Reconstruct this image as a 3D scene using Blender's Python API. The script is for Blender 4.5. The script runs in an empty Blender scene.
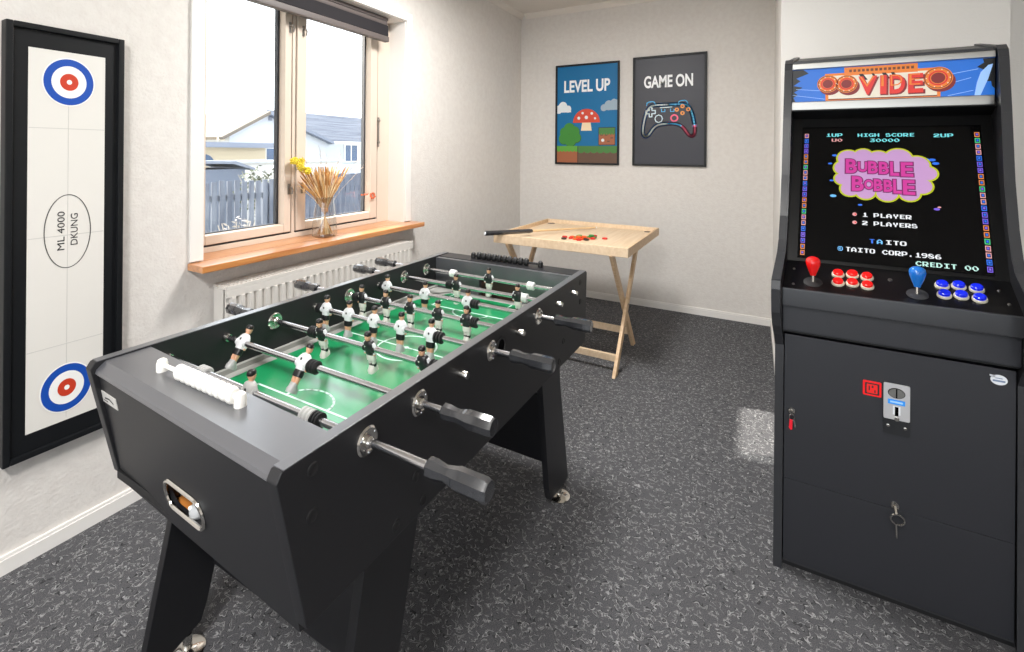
import bpy, bmesh, math, random
from mathutils import Vector, Matrix
random.seed(7)
SC = bpy.context.scene
COL = SC.collection
PI = math.pi

# ------------------------------------------------------------------ camera
cam_d = bpy.data.cameras.new('camera')
cam = bpy.data.objects.new('camera', cam_d); COL.objects.link(cam)
f_px, cx_px, cy_px, yaw, roll = 479.52, 480.0, 152.43, 0.5205, 0.0084
Fw = Vector((-math.sin(yaw), math.cos(yaw), 0)); R0 = Vector((math.cos(yaw), math.sin(yaw), 0)); U0 = Vector((0, 0, 1))
Rt = R0*math.cos(roll) + U0*math.sin(roll); Up = -R0*math.sin(roll) + U0*math.cos(roll)
M = Matrix((Rt, Up, -Fw)).transposed().to_4x4(); M.translation = (0, 0, 1.30)
cam.matrix_world = M
cam_d.sensor_fit = 'HORIZONTAL'; cam_d.sensor_width = 36.0; cam_d.lens = f_px/1024*36.0
cam_d.shift_x = (512-cx_px)/1024; cam_d.shift_y = -(326-cy_px)/1024
cam_d.clip_start = 0.05; cam_d.clip_end = 300
SC.camera = cam

# ------------------------------------------------------------------ world, sun, exposure
w = bpy.data.worlds.new('sky'); SC.world = w; w.use_nodes = True
nt = w.node_tree; nt.nodes.clear()
bg = nt.nodes.new('ShaderNodeBackground'); out = nt.nodes.new('ShaderNodeOutputWorld')
bg.inputs['Color'].default_value = (0.93, 0.97, 1.0, 1); bg.inputs['Strength'].default_value = 2.3
nt.links.new(bg.outputs[0], out.inputs[0])
sun_d = bpy.data.lights.new('sun', 'SUN'); sun_d.energy = 16.0; sun_d.angle = math.radians(0.6); sun_d.color = (1.0, 0.93, 0.82)
sun = bpy.data.objects.new('sun', sun_d); COL.objects.link(sun)
sun.rotation_euler = Vector((1, 0.25, -0.459)).to_track_quat('-Z', 'Y').to_euler(); sun.location = (-8, -2, 6)
def portal(name, loc, direction, sx, sy):
    d = bpy.data.lights.new(name, 'AREA'); d.shape = 'RECTANGLE'; d.size = sx; d.size_y = sy; d.cycles.is_portal = True
    o = bpy.data.objects.new(name, d); COL.objects.link(o); o.location = loc
    o.rotation_euler = Vector(direction).to_track_quat('-Z', 'Z').to_euler(); return o
portal('window_daylight', (-2.29, 1.82, 1.5), (1, 0, 0), 1.36, 1.36)
portal('added_door_daylight', (0.2, -2.10, 1.15), (0, 1, 0), 3.0, 2.3)  # portal of the unseen glazed door added for fill
FILL_LAMPS = []
for lx, ly, le in ((-0.30, -0.80, 57), (-0.95, 2.05, 40)):  # unseen lamps added as fill, front and far half of the room
    lamp_d = bpy.data.lights.new('fill_lamp_light', 'AREA'); lamp_d.shape = 'DISK'; lamp_d.size = 0.55; lamp_d.energy = le; lamp_d.color = (1, 0.98, 0.955)
    lamp_o = bpy.data.objects.new('fill_lamp_light', lamp_d); COL.objects.link(lamp_o); lamp_o.location = (lx, ly, 2.525); FILL_LAMPS.append((lx, ly))
vs = SC.view_settings; vs.view_transform = 'Standard'; vs.look = 'None'; vs.gamma = 1.0; vs.use_curve_mapping = False; vs.exposure = 0.55
SC.display_settings.display_device = 'sRGB'

# ------------------------------------------------------------------ materials
def lin(c):
    return tuple(((x/255)/12.92 if x/255 <= 0.04045 else ((x/255+0.055)/1.055)**2.4) for x in c)
MATS = {}
def mat(name, rgb=(128, 128, 128), rough=0.5, metal=0.0, emit=0.0, spec=0.5, bump=None, var=None, coat=0.0):
    m = bpy.data.materials.new(name); m.use_nodes = True; MATS[name] = m
    n = m.node_tree; b = n.nodes['Principled BSDF']; c = lin(rgb)+(1,)
    b.inputs['Base Color'].default_value = c; b.inputs['Roughness'].default_value = rough; b.inputs['Metallic'].default_value = metal
    b.inputs['Specular IOR Level'].default_value = spec; b.inputs['Coat Weight'].default_value = coat
    if emit: b.inputs['Emission Color'].default_value = c; b.inputs['Emission Strength'].default_value = emit
    tc = n.nodes.new('ShaderNodeTexCoord')
    if bump:
        t = n.nodes.new('ShaderNodeTexNoise'); t.inputs['Scale'].default_value = bump[0]; t.inputs['Detail'].default_value = 4
        n.links.new(tc.outputs['Object'], t.inputs['Vector'])
        bn = n.nodes.new('ShaderNodeBump'); bn.inputs['Strength'].default_value = bump[1]; bn.inputs['Distance'].default_value = 0.01
        n.links.new(t.outputs['Fac'], bn.inputs['Height']); n.links.new(bn.outputs['Normal'], b.inputs['Normal'])
    if var:                                            # var = (scale vector, second colour, contrast lo, hi): grain or mottling
        mp = n.nodes.new('ShaderNodeMapping'); mp.inputs['Scale'].default_value = var[0]
        t = n.nodes.new('ShaderNodeTexNoise'); t.inputs['Scale'].default_value = 1.0; t.inputs['Detail'].default_value = 5
        r = n.nodes.new('ShaderNodeValToRGB'); r.color_ramp.elements[0].position = var[2]; r.color_ramp.elements[1].position = var[3]
        r.color_ramp.elements[0].color = c; r.color_ramp.elements[1].color = lin(var[1])+(1,)
        n.links.new(tc.outputs['Object'], mp.inputs['Vector']); n.links.new(mp.outputs[0], t.inputs['Vector'])
        n.links.new(t.outputs['Fac'], r.inputs['Fac']); n.links.new(r.outputs['Color'], b.inputs['Base Color'])
    return m
mat('wall_paint', (222, 218, 213), 0.85, bump=(90, 0.25), var=((30, 30, 30), (216, 211, 206), 0.35, 0.7), spec=0.2)
mat('chimney_paint', (229, 227, 223), 0.85, bump=(90, 0.2), spec=0.2)
mat('ceiling_paint', (226, 219, 211), 0.9, spec=0.2)
mat('white_trim', (233, 230, 226), 0.45)
mat('cream_frame', (212, 197, 182), 0.4)
mat('sill_wood', (214, 148, 86), 0.3, var=((60, 3, 60), (172, 98, 44), 0.35, 0.75), coat=1.0); MATS['sill_wood'].node_tree.nodes['Principled BSDF'].inputs['Coat Roughness'].default_value = 0.28; MATS['sill_wood'].node_tree.nodes['Principled BSDF'].inputs['Coat IOR'].default_value = 1.7
mat('pale_wood', (224, 201, 172), 0.5, var=((60, 3, 40), (207, 180, 146), 0.35, 0.75))
mat('pale_wood_side', (222, 193, 158), 0.5, var=((3, 60, 60), (202, 168, 128), 0.35, 0.75))
mat('cue_wood', (226, 192, 145), 0.4)
mat('black_laminate', (27, 27, 30), 0.48, bump=(900, 0.05), spec=0.5)
mat('black_edge', (52, 52, 55), 0.3)
mat('graphite_top', (74, 75, 80), 0.32, spec=1.0, coat=0.6); MATS['graphite_top'].node_tree.nodes['Principled BSDF'].inputs['Coat Roughness'].default_value = 0.3
mat('black_side', (24, 24, 27), 0.38)
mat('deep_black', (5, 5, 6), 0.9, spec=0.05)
mat('matte_black', (16, 16, 18), 0.6)
mat('rubber_black', (22, 22, 24), 0.55)
mat('chrome', (215, 212, 206), 0.14, metal=1)
mat('steel_rod', (205, 205, 208), 0.2, metal=1)
mat('brushed_silver', (172, 170, 165), 0.3, metal=1)
mat('grip_black', (44, 45, 48), 0.2, spec=0.8, coat=0.5)
mat('field_green', (8, 140, 84), 0.3, coat=1.0, spec=0.6); MATS['field_green'].node_tree.nodes['Principled BSDF'].inputs['Coat Roughness'].default_value = 0.22; MATS['field_green'].node_tree.nodes['Principled BSDF'].inputs['Coat IOR'].default_value = 1.8
mat('field_grey', (150, 150, 146), 0.35)
mat('line_white', (205, 232, 222), 0.3)
mat('shirt_white', (222, 223, 226), 0.4)
mat('sock_white', (222, 218, 212), 0.4)
mat('boot_grey', (185, 185, 186), 0.4)
mat('shirt_black', (24, 25, 28), 0.4)
mat('skin', (222, 170, 138), 0.5)
mat('hair_black', (20, 18, 18), 0.4)
mat('bumper_grey', (176, 176, 174), 0.5)
mat('bumper_white', (232, 232, 230), 0.4)
mat('bead_white', (238, 236, 230), 0.35)
mat('orange_wood', (226, 146, 70), 0.5, var=((4, 60, 60), (196, 116, 50), 0.35, 0.75))
mat('goal_brown', (58, 38, 30), 0.5)
mat('label_silver', (196, 194, 190), 0.35)
mat('print_white', (222, 219, 213), 0.5)
mat('ring_blue', (16, 74, 170), 0.5)
mat('ring_red', (196, 58, 32), 0.5)
mat('ring_white', (240, 240, 238), 0.5)
mat('ink_black', (34, 34, 36), 0.6)
mat('faint_line', (200, 198, 193), 0.6)
mat('frame_black', (17, 19, 22), 0.45, spec=0.35)
mat('ball_grey', (170, 172, 174), 0.4)
mat('radiator_white', (216, 212, 206), 0.4)
mat('blind_fabric', (42, 40, 43), 0.75, spec=0.2); mat('blind_bar', (94, 86, 84), 0.5)
mat('gasket', (46, 48, 54), 0.5)
mat('metal_latch', (150, 146, 140), 0.3, metal=0.8)
# posters
mat('poster_blue', (20, 108, 160), 0.4, spec=0.3); mat('poster_grey', (66, 67, 74), 0.4, spec=0.3); mat('poster_white', (240, 242, 244), 0.4)
mat('cloud_white', (226, 230, 232), 0.4); mat('cloud_grey', (150, 170, 185), 0.4)
mat('cap_red', (206, 66, 40), 0.4); mat('stem_cream', (238, 216, 178), 0.4)
mat('leaf_green', (54, 132, 44), 0.4); mat('leaf_dark', (34, 92, 34), 0.4); mat('grass_green', (88, 158, 52), 0.4); mat('grass_dark', (66, 122, 54), 0.4)
mat('earth_light', (158, 92, 58), 0.5); mat('earth_dark', (98, 72, 56), 0.5); mat('bark', (134, 88, 46), 0.5)
mat('neon_blue', (84, 196, 255), 0.4); mat('neon_white', (226, 246, 255), 0.4); mat('neon_orange', (236, 150, 60), 0.4); mat('neon_pink', (238, 96, 130), 0.4)
mat('neon_halo', (36, 108, 200), 0.4); mat('neon_halo_pink', (150, 56, 92), 0.4)
# arcade
mat('cabinet_panel', (40, 41, 46), 0.45, bump=(700, 0.08)); mat('cabinet_side', (30, 31, 34), 0.4); mat('cabinet_edge', (52, 53, 56), 0.28)
mat('control_black', (10, 10, 11), 0.3, spec=0.3); mat('screen_black', (3, 3, 4), 0.12, spec=0.2); mat('bezel_black', (6, 6, 7), 0.4, spec=0.25)
mat('lip_grey', (62, 63, 66), 0.3, metal=0.3)
mat('button_red', (226, 24, 22), 0.2, emit=0.15); mat('button_blue', (22, 40, 214), 0.2, emit=0.15)
mat('stick_red', (226, 26, 26), 0.15, coat=0.5); mat('stick_blue', (24, 110, 200), 0.15, coat=0.5)
mat('button_ring', (226, 220, 200), 0.25, metal=0.3)
mat('marquee_blue', (30, 112, 214), 0.3, emit=0.12); mat('marquee_black', (18, 18, 20), 0.3); mat('marquee_orange', (232, 128, 40), 0.3, emit=0.12)
mat('marquee_red', (222, 44, 34), 0.3, emit=0.12); mat('marquee_dark_red', (130, 26, 26), 0.3, emit=0.1); mat('marquee_cream', (232, 224, 206), 0.3, emit=0.12)
mat('marquee_pale_blue', (150, 190, 240), 0.3, emit=0.25); mat('marquee_brown', (110, 56, 24), 0.3, emit=0.1)
for nm, c in dict(glow_cyan=(120, 226, 232), glow_white=(236, 240, 244), glow_pinkish=(226, 160, 160), glow_blue=(40, 110, 230), glow_sky=(110, 190, 250),
                  glow_yellow=(206, 216, 20), glow_lilac=(216, 168, 222), glow_magenta=(226, 62, 168), glow_plum=(112, 24, 92), glow_orange=(226, 132, 70),
                  glow_violet=(120, 92, 220), glow_red=(230, 30, 26), glow_green=(70, 200, 130), glow_mint=(190, 236, 224)).items():
    m = mat(nm, c, 0.4, emit=0.42 if nm in ('glow_lilac', 'glow_magenta', 'glow_yellow') else 0.6); m.node_tree.nodes['Principled BSDF'].inputs['Base Color'].default_value = tuple(x*0.25 for x in lin(c))+(1,)
mat('coin_silver', (206, 206, 208), 0.35, metal=0.4); mat('coin_blue', (36, 136, 224), 0.4, emit=0.2)
mat('display_red', (196, 20, 24), 0.3, emit=0.5); mat('tag_red', (232, 20, 44), 0.4)
mat('sticker_white', (236, 240, 246), 0.4); mat('sticker_ink', (120, 140, 170), 0.5)
mat('piece_red', (200, 44, 34), 0.4); mat('piece_orange', (232, 96, 42), 0.4); mat('piece_green', (46, 136, 64), 0.4); mat('piece_dark', (60, 50, 46), 0.4)
mat('straw', (204, 158, 98), 0.7); mat('straw_dark', (176, 122, 66), 0.7); mat('straw_pale', (222, 194, 150), 0.7); mat('flower_yellow', (226, 204, 62), 0.8)
mat('sprig', (176, 160, 146), 0.8); mat('leaf_orange', (206, 104, 66), 0.6)
# outdoors
mat('render_white', (190, 195, 203), 0.8); mat('render_blue', (188, 196, 206), 0.8); mat('slate', (126, 131, 142), 0.7, var=((0.6, 0.6, 22), (98, 104, 118), 0.4, 0.6))
mat('siding_beige', (196, 184, 160), 0.8); mat('bargeboard', (112, 104, 94), 0.8); mat('siding_white', (214, 214, 212), 0.7); mat('roof_grey', (124, 132, 148), 0.7); mat('shed_blue', (112, 122, 140), 0.8)
mat('fence_blue', (78, 86, 102), 0.8, var=((8, 8, 2), (112, 120, 134), 0.35, 0.7)); mat('fence_dark', (74, 83, 101), 0.8, var=((8, 8, 2), (100, 108, 124), 0.35, 0.7))
mat('bush_green', (74, 82, 64), 0.9, var=((9, 9, 9), (112, 116, 98), 0.4, 0.6)); mat('twig', (160, 154, 148), 0.9); mat('tree_grey', (110, 112, 118), 0.9)
mat('pane_dark', (70, 92, 124), 0.2); mat('ground_pale', (150, 150, 142), 0.95, var=((3, 3, 3), (176, 174, 164), 0.4, 0.6)); mat('plaster_out', (220, 218, 214), 0.9)
mat('fill_lamp_glass', (250, 246, 238), 0.4, emit=1.5)
def glass(name, tint=(1, 1, 1), gl=0.06, rough=0.0):
    m = bpy.data.materials.new(name); m.use_nodes = True; MATS[name] = m; n = m.node_tree; n.nodes.clear()
    o = n.nodes.new('ShaderNodeOutputMaterial'); t = n.nodes.new('ShaderNodeBsdfTransparent'); g = n.nodes.new('ShaderNodeBsdfGlossy'); mx = n.nodes.new('ShaderNodeMixShader')
    ge = n.nodes.new('ShaderNodeNewGeometry'); dt = n.nodes.new('ShaderNodeVectorMath'); dt.operation = 'DOT_PRODUCT'
    n.links.new(ge.outputs['Incoming'], dt.inputs[0]); n.links.new(ge.outputs['Normal'], dt.inputs[1]); prev = dt.outputs['Value']
    for op, val in (('ABSOLUTE', None), ('SUBTRACT', 1.0), ('POWER', 5.0), ('MULTIPLY_ADD', 0.9)):   # Schlick reflectance
        fr = n.nodes.new('ShaderNodeMath'); fr.operation = op
        if op == 'SUBTRACT': fr.inputs[0].default_value = 1.0; n.links.new(prev, fr.inputs[1])
        else:
            n.links.new(prev, fr.inputs[0])
            if val is not None: fr.inputs[1].default_value = val
            if op == 'MULTIPLY_ADD': fr.inputs[2].default_value = gl*0.5
        prev = fr.outputs[0]
    t.inputs['Color'].default_value = tint+(1,); g.inputs['Roughness'].default_value = rough
    n.links.new(fr.outputs[0], mx.inputs['Fac']); n.links.new(t.outputs[0], mx.inputs[1]); n.links.new(g.outputs[0], mx.inputs[2]); n.links.new(mx.outputs[0], o.inputs['Surface'])
glass('pane_glass', (0.97, 0.98, 0.99)); glass('vase_glass', (0.88, 0.90, 0.90), gl=0.30)
def carpet():
    m = bpy.data.materials.new('carpet'); m.use_nodes = True; MATS['carpet'] = m; n = m.node_tree; b = n.nodes['Principled BSDF']
    L = n.links.new
    tc = n.nodes.new('ShaderNodeTexCoord')
    def noise(scale, detail, dist=0.0):
        t = n.nodes.new('ShaderNodeTexNoise'); t.inputs['Scale'].default_value = scale; t.inputs['Detail'].default_value = detail; t.inputs['Distortion'].default_value = dist
        L(tc.outputs['Object'], t.inputs['Vector']); return t
    def math_(op, a, bb=None, clamp=False):
        q = n.nodes.new('ShaderNodeMath'); q.operation = op; q.use_clamp = clamp
        if hasattr(a, 'type') or not isinstance(a, (int, float)): L(a, q.inputs[0])
        else: q.inputs[0].default_value = a
        if bb is not None:
            if isinstance(bb, (int, float)): q.inputs[1].default_value = bb
            else: L(bb, q.inputs[1])
        return q.outputs[0]
    a = noise(44, 0.7, 0.9).outputs['Fac']; msk = noise(64, 1.0).outputs['Fac']; fine = noise(420, 2.0).outputs['Fac']; big = noise(1.6, 2).outputs['Fac']
    d = math_('ABSOLUTE', math_('SUBTRACT', a, 0.5)); line = math_('SUBTRACT', 1.0, math_('MULTIPLY', d, 26.0), True)
    d2 = math_('ABSOLUTE', math_('SUBTRACT', a, 0.60)); line2 = math_('SUBTRACT', 1.0, math_('MULTIPLY', d2, 30.0), True)
    mk = math_('MULTIPLY', math_('SUBTRACT', msk, 0.44), 9.0, True)
    d3 = math_('ABSOLUTE', math_('SUBTRACT', a, 0.455)); dark = math_('SUBTRACT', 1.0, math_('MULTIPLY', d3, 26.0), True)
    v = math_('SUBTRACT', math_('MULTIPLY', math_('MAXIMUM', line, math_('MULTIPLY', line2, 0.7)), mk), math_('MULTIPLY', math_('MULTIPLY', dark, mk), 0.45))
    v = math_('ADD', math_('MULTIPLY', v, 0.80), math_('MULTIPLY', math_('SUBTRACT', fine, 0.5), 0.8))
    v = math_('ADD', v, 0.28)
    r = n.nodes.new('ShaderNodeValToRGB'); L(v, r.inputs['Fac'])
    e = r.color_ramp.elements; e[0].position = 0.0; e[0].color = lin((46, 47, 49))+(1,); e[1].position = 1.0; e[1].color = lin((160, 160, 161))+(1,)
    k = e.new(0.3); k.color = lin((84, 84, 87))+(1,)
    L(r.outputs['Color'], b.inputs['Base Color']); b.inputs['Roughness'].default_value = 0.95; b.inputs['Specular IOR Level'].default_value = 0.15
    bn = n.nodes.new('ShaderNodeBump'); bn.inputs['Strength'].default_value = 0.5; bn.inputs['Distance'].default_value = 0.006
    L(v, bn.inputs['Height']); L(bn.outputs['Normal'], b.inputs['Normal'])
carpet()

# ------------------------------------------------------------------ mesh builder
class MB:
    def __init__(s): s.v = []; s.f = []; s.m = []; s.names = []; s.bev = False
    def idx(s, m):
        if m not in s.names: s.names.append(m)
        return s.names.index(m)
    def add(s, bm, m, X=None):
        bm.verts.ensure_lookup_table(); o = len(s.v)
        for v in bm.verts: v.index = -1
        for i, v in enumerate(bm.verts): v.index = i; s.v.append((X @ v.co) if X else v.co.copy())
        k = s.idx(m)
        for f in bm.faces: s.f.append([o+v.index for v in f.verts]); s.m.append(k)
        bm.free(); return s
    def box(s, x0, x1, y0, y1, z0, z1, m, bevel=0.0, X=None, seg=2):
        bm = bmesh.new(); bmesh.ops.create_cube(bm, size=1)
        for v in bm.verts: v.co = Vector(((x0+x1)/2+v.co.x*(x1-x0), (y0+y1)/2+v.co.y*(y1-y0), (z0+z1)/2+v.co.z*(z1-z0)))
        if bevel: s.bev = True; bmesh.ops.bevel(bm, geom=list(bm.edges), offset=bevel, segments=seg, affect='EDGES', profile=0.5)
        return s.add(bm, m, X)
    def prism(s, pts, off, m, bevel=0.0, X=None):
        off = Vector(off); bm = bmesh.new(); a = [bm.verts.new(Vector(p)) for p in pts]; b = [bm.verts.new(Vector(p)+off) for p in pts]
        n = len(a); bm.faces.new(a); bm.faces.new(b[::-1])
        for i in range(n): bm.faces.new((a[i], b[i], b[(i+1) % n], a[(i+1) % n]))
        bmesh.ops.recalc_face_normals(bm, faces=list(bm.faces))
        if bevel: s.bev = True; bmesh.ops.bevel(bm, geom=list(bm.edges), offset=bevel, segments=2, affect='EDGES', profile=0.5)
        return s.add(bm, m, X)
    def cyl(s, p0, p1, r0, m, r1=None, seg=16, X=None):
        p0, p1 = Vector(p0), Vector(p1); r1 = r0 if r1 is None else r1; d = p1-p0
        bm = bmesh.new(); bmesh.ops.create_cone(bm, cap_ends=True, segments=seg, radius1=r0, radius2=r1, depth=d.length)
        T = Matrix.Translation((p0+p1)/2) @ d.to_track_quat('Z', 'Y').to_matrix().to_4x4()
        bmesh.ops.transform(bm, matrix=T, verts=list(bm.verts)); return s.add(bm, m, X)
    def lathe(s, prof, m, org=(0, 0, 0), axis=(0, 0, 1), seg=20, X=None, sy=1.0, phase=0.0, open_end=False):
        q = Vector(axis).to_track_quat('Z', 'Y').to_matrix(); bm = bmesh.new(); rings = []
        for r, h in prof:
            rings.append([bm.verts.new(Vector(org)+q @ Vector((r*math.cos(phase+2*PI*i/seg), sy*r*math.sin(phase+2*PI*i/seg), h))) for i in range(seg)])
        for a, b in zip(rings, rings[1:]):
            for i in range(seg): bm.faces.new((a[i], a[(i+1) % seg], b[(i+1) % seg], b[i]))
        if prof[0][0] > 1e-6: bm.faces.new(rings[0][::-1])
        if prof[-1][0] > 1e-6 and not open_end: bm.faces.new(rings[-1])
        bmesh.ops.remove_doubles(bm, verts=list(bm.verts), dist=1e-7)
        bmesh.ops.recalc_face_normals(bm, faces=list(bm.faces))
        return s.add(bm, m, X)
    def loft(s, secs, m, seg=12, X=None, power=1.0):          # secs: (z, rx, ry, cx, cy)
        bm = bmesh.new(); rings = []
        def sg(x): return math.copysign(abs(x)**power, x)
        for z, rx, ry, cx, cy in secs:
            rings.append([bm.verts.new((cx+rx*sg(math.cos(2*PI*i/seg)), cy+ry*sg(math.sin(2*PI*i/seg)), z)) for i in range(seg)])
        for a, b in zip(rings, rings[1:]):
            for i in range(seg): bm.faces.new((a[i], a[(i+1) % seg], b[(i+1) % seg], b[i]))
        bm.faces.new(rings[0][::-1]); bm.faces.new(rings[-1])
        bmesh.ops.recalc_face_normals(bm, faces=list(bm.faces))
        return s.add(bm, m, X)
    def ball(s, c, r, m, sc=(1, 1, 1), seg=14, X=None):
        bm = bmesh.new(); bmesh.ops.create_uvsphere(bm, u_segments=seg, v_segments=max(6, seg//2), radius=r)
        for v in bm.verts: v.co = Vector(c)+Vector((v.co.x*sc[0], v.co.y*sc[1], v.co.z*sc[2]))
        return s.add(bm, m, X)
    def tube(s, path, r, m, seg=8, closed=False, X=None, radii=None):
        path = [Vector(p) for p in path]; n = len(path); bm = bmesh.new(); rings = []; ref = None
        for i, p in enumerate(path):
            a = path[(i-1) % n] if (closed or i) else p; b = path[(i+1) % n] if (closed or i < n-1) else p
            t = (b-a).normalized()
            if ref is None: ref = Vector((0, 0, 1)) if abs(t.z) < 0.9 else Vector((1, 0, 0))
            u = (ref-t*ref.dot(t)).normalized(); ref = u; vv = t.cross(u); rr = radii[i] if radii else r
            rings.append([bm.verts.new(p+u*rr*math.cos(2*PI*k/seg)+vv*rr*math.sin(2*PI*k/seg)) for k in range(seg)])
        for i in range(n if closed else n-1):
            a, b = rings[i], rings[(i+1) % n]
            for k in range(seg): bm.faces.new((a[k], a[(k+1) % seg], b[(k+1) % seg], b[k]))
        if not closed: bm.faces.new(rings[0][::-1]); bm.faces.new(rings[-1])
        bmesh.ops.recalc_face_normals(bm, faces=list(bm.faces))
        return s.add(bm, m, X)
    def holed(s, outer, inner, off, m, X=None):               # plate with one hole, both loops in one plane
        off = Vector(off); bm = bmesh.new(); ed = []
        for loop in (outer, inner):
            vs_ = [bm.verts.new(Vector(p)) for p in loop]
            for i in range(len(vs_)): ed.append(bm.edges.new((vs_[i], vs_[(i+1) % len(vs_)])))
        bmesh.ops.triangle_fill(bm, use_beauty=True, edges=ed)
        fs = list(bm.faces); r = bmesh.ops.extrude_face_region(bm, geom=fs)
        bmesh.ops.translate(bm, vec=off, verts=[g for g in r['geom'] if isinstance(g, bmesh.types.BMVert)])
        bmesh.ops.recalc_face_normals(bm, faces=list(bm.faces))
        return s.add(bm, m, X)
    def flat(s, pts, m, X, z0=0.0, t=0.0004):                   # thin printed shape in the plane of X (x right, y up, z out)
        return s.prism([(p[0], p[1], z0) for p in pts], (0, 0, t), m, X=X)
    def warp(s, fn): s.v = [Vector(fn(v)) for v in s.v]; return s
    def build(s, name, parent=None, smooth=35, off=None):
        me = bpy.data.meshes.new(name); off = Vector(off) if off is not None else Vector((0, 0, 0))
        me.from_pydata([tuple(v-off) for v in s.v], [], s.f)
        for k in s.names: me.materials.append(MATS[k])
        me.polygons.foreach_set('material_index', s.m); me.update()
        if smooth: me.shade_smooth(); me.set_sharp_from_angle(angle=math.radians(smooth))
        o = bpy.data.objects.new(name, me); COL.objects.link(o)
        if s.bev and smooth: wn_ = o.modifiers.new('weighted_normals', 'WEIGHTED_NORMAL'); wn_.keep_sharp = True
        if parent is not None: o.parent = parent
        return o
def frame_m(o, ux, uy):
    ux = Vector(ux).normalized(); uy = Vector(uy); uy = (uy-ux*uy.dot(ux)).normalized(); uz = ux.cross(uy)
    m = Matrix((ux, uy, uz)).transposed().to_4x4(); m.translation = Vector(o); return m
def text_bm(body, w_, h_, t=0.0004, bold=0.0, z0=0.0, c=(0, 0)):
    cu = bpy.data.curves.new('lettering', 'FONT'); cu.body = body; cu.extrude = 0.01; cu.offset = bold; cu.resolution_u = 4
    ob = bpy.data.objects.new('lettering', cu); COL.objects.link(ob)
    dg = bpy.context.evaluated_depsgraph_get(); dg.update(); me = bpy.data.meshes.new_from_object(ob.evaluated_get(dg))
    bpy.data.objects.remove(ob); bpy.data.curves.remove(cu)
    bm = bmesh.new(); bm.from_mesh(me); bpy.data.meshes.remove(me)
    xs = [v.co.x for v in bm.verts]; ys = [v.co.y for v in bm.verts]; x0, x1, y0, y1 = min(xs), max(xs), min(ys), max(ys)
    for v in bm.verts:
        v.co = Vector((c[0]+((v.co.x-x0)/(x1-x0)-0.5)*w_, c[1]+((v.co.y-y0)/(y1-y0)-0.5)*h_, z0+(v.co.z+0.01)/0.02*t))
    return bm
def ell(cx, cy, rx, ry, n=40, a0=0.0): return [(cx+rx*math.cos(a0+2*PI*i/n), cy+ry*math.sin(a0+2*PI*i/n)) for i in range(n)]
def ring(mb, cx, cy, rx, ry, wd, m, X, z0=0.0, t=0.0004, n=40):
    A = ell(cx, cy, rx, ry, n); B = ell(cx, cy, rx-wd, ry-wd, n)
    for i in range(n):
        j = (i+1) % n; mb.flat([A[i], A[j], B[j], B[i]], m, X, z0, t)
def stroke(mb, pts, wd, m, X, z0=0.0, closed=False, t=0.0004):
    n = len(pts)
    for i in range(n if closed else n-1):
        a = Vector(pts[i]); b = Vector(pts[(i+1) % n]); d = (b-a)
        if d.length < 1e-9: continue
        d.normalize(); p = Vector((-d.y, d.x))*wd/2; e = d*wd*0.35
        mb.flat([a-e-p, b+e-p, b+e+p, a-e+p], m, X, z0, t)
def tag(o, label=None, cat=None, group=None, kind=None):
    if label: o['label'] = label
    if cat: o['category'] = cat
    if group: o['group'] = group
    if kind: o['kind'] = kind
    return o
def thing(name, loc, label, cat, group=None, rz=0.0):
    o = bpy.data.objects.new(name, None); o.empty_display_size = 0.1; COL.objects.link(o); o.location = loc; o.rotation_euler = (0, 0, rz)
    return tag(o, label, cat, group)
def struct(mb, name, label, cat, parent=None, smooth=35):
    o = mb.build(name, parent, smooth)
    if parent is None: tag(o, label, cat, kind='structure')
    return o
def copy_to(src, parent, loc=None):
    o = src.copy(); COL.objects.link(o); o.parent = parent
    if loc is not None: o.location = loc
    return o

# ================================================================== ROOM
XW, YW, ZC = -1.988, 4.262, 2.64
XR, YB = 2.3, -2.1
WY0, WY1, WZ0, WZ1 = 1.155, 2.478, 0.805, 2.155        # window opening in the left wall
struct(MB().box(-2.3, XR+0.2, YB-0.2, YW+0.2, -0.1, 0.0, 'carpet'), 'floor', 'dark grey carpet with pale curled flecks', 'floor')
struct(MB().box(-2.3, XR+0.2, YB-0.2, YW+0.2, ZC, ZC+0.1, 'ceiling_paint'), 'ceiling', 'plain off-white ceiling', 'ceiling')
mb = MB()
mb.box(-2.3, XW, YB-0.2, WY0, 0, ZC, 'wall_paint').box(-2.3, XW, WY1, YW+0.2, 0, ZC, 'wall_paint')
mb.box(-2.3, XW, WY0, WY1, 0, WZ0, 'wall_paint').box(-2.3, XW, WY0, WY1, WZ1, ZC, 'wall_paint')
struct(mb, 'wall_left', 'white papered wall with the window', 'wall')
struct(MB().box(XW, XR+0.2, YW, YW+0.2, 0, ZC, 'wall_paint'), 'wall_back', 'white papered wall with the two posters', 'wall')
struct(MB().box(XR, XR+0.2, YB-0.2, YW, 0, ZC, 'wall_paint'), 'wall_right', 'white wall beyond the arcade cabinet', 'wall')
struct(MB().box(0.125, 1.04, 3.20, YW, 0, ZC, 'chimney_paint'), 'wall_chimney', 'white chimney breast behind the arcade cabinet', 'wall')
struct(MB().box(1.04, XR, 3.30, YW, 0, ZC, 'chimney_paint'), 'wall_alcove', 'white wall set slightly back, right of the chimney breast', 'wall')
mb = MB(); DX0, DX1, DZ = -1.3, 1.7, 2.3                 # unseen glazed opening added behind the camera as daylight fill
mb.box(XW, DX0, YB-0.2, YB, 0, ZC, 'wall_paint').box(DX1, XR, YB-0.2, YB, 0, ZC, 'wall_paint').box(DX0, DX1, YB-0.2, YB, DZ, ZC, 'wall_paint')
struct(mb, 'wall_front', 'white wall with a wide glazed door opening added for daylight', 'wall')
mb = MB()
for a, b in ((DX0, DX0+0.07), (0.165, 0.235), (DX1-0.07, DX1)): mb.box(a, b, YB-0.12, YB-0.05, 0, DZ, 'white_trim', 0.004)
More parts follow.
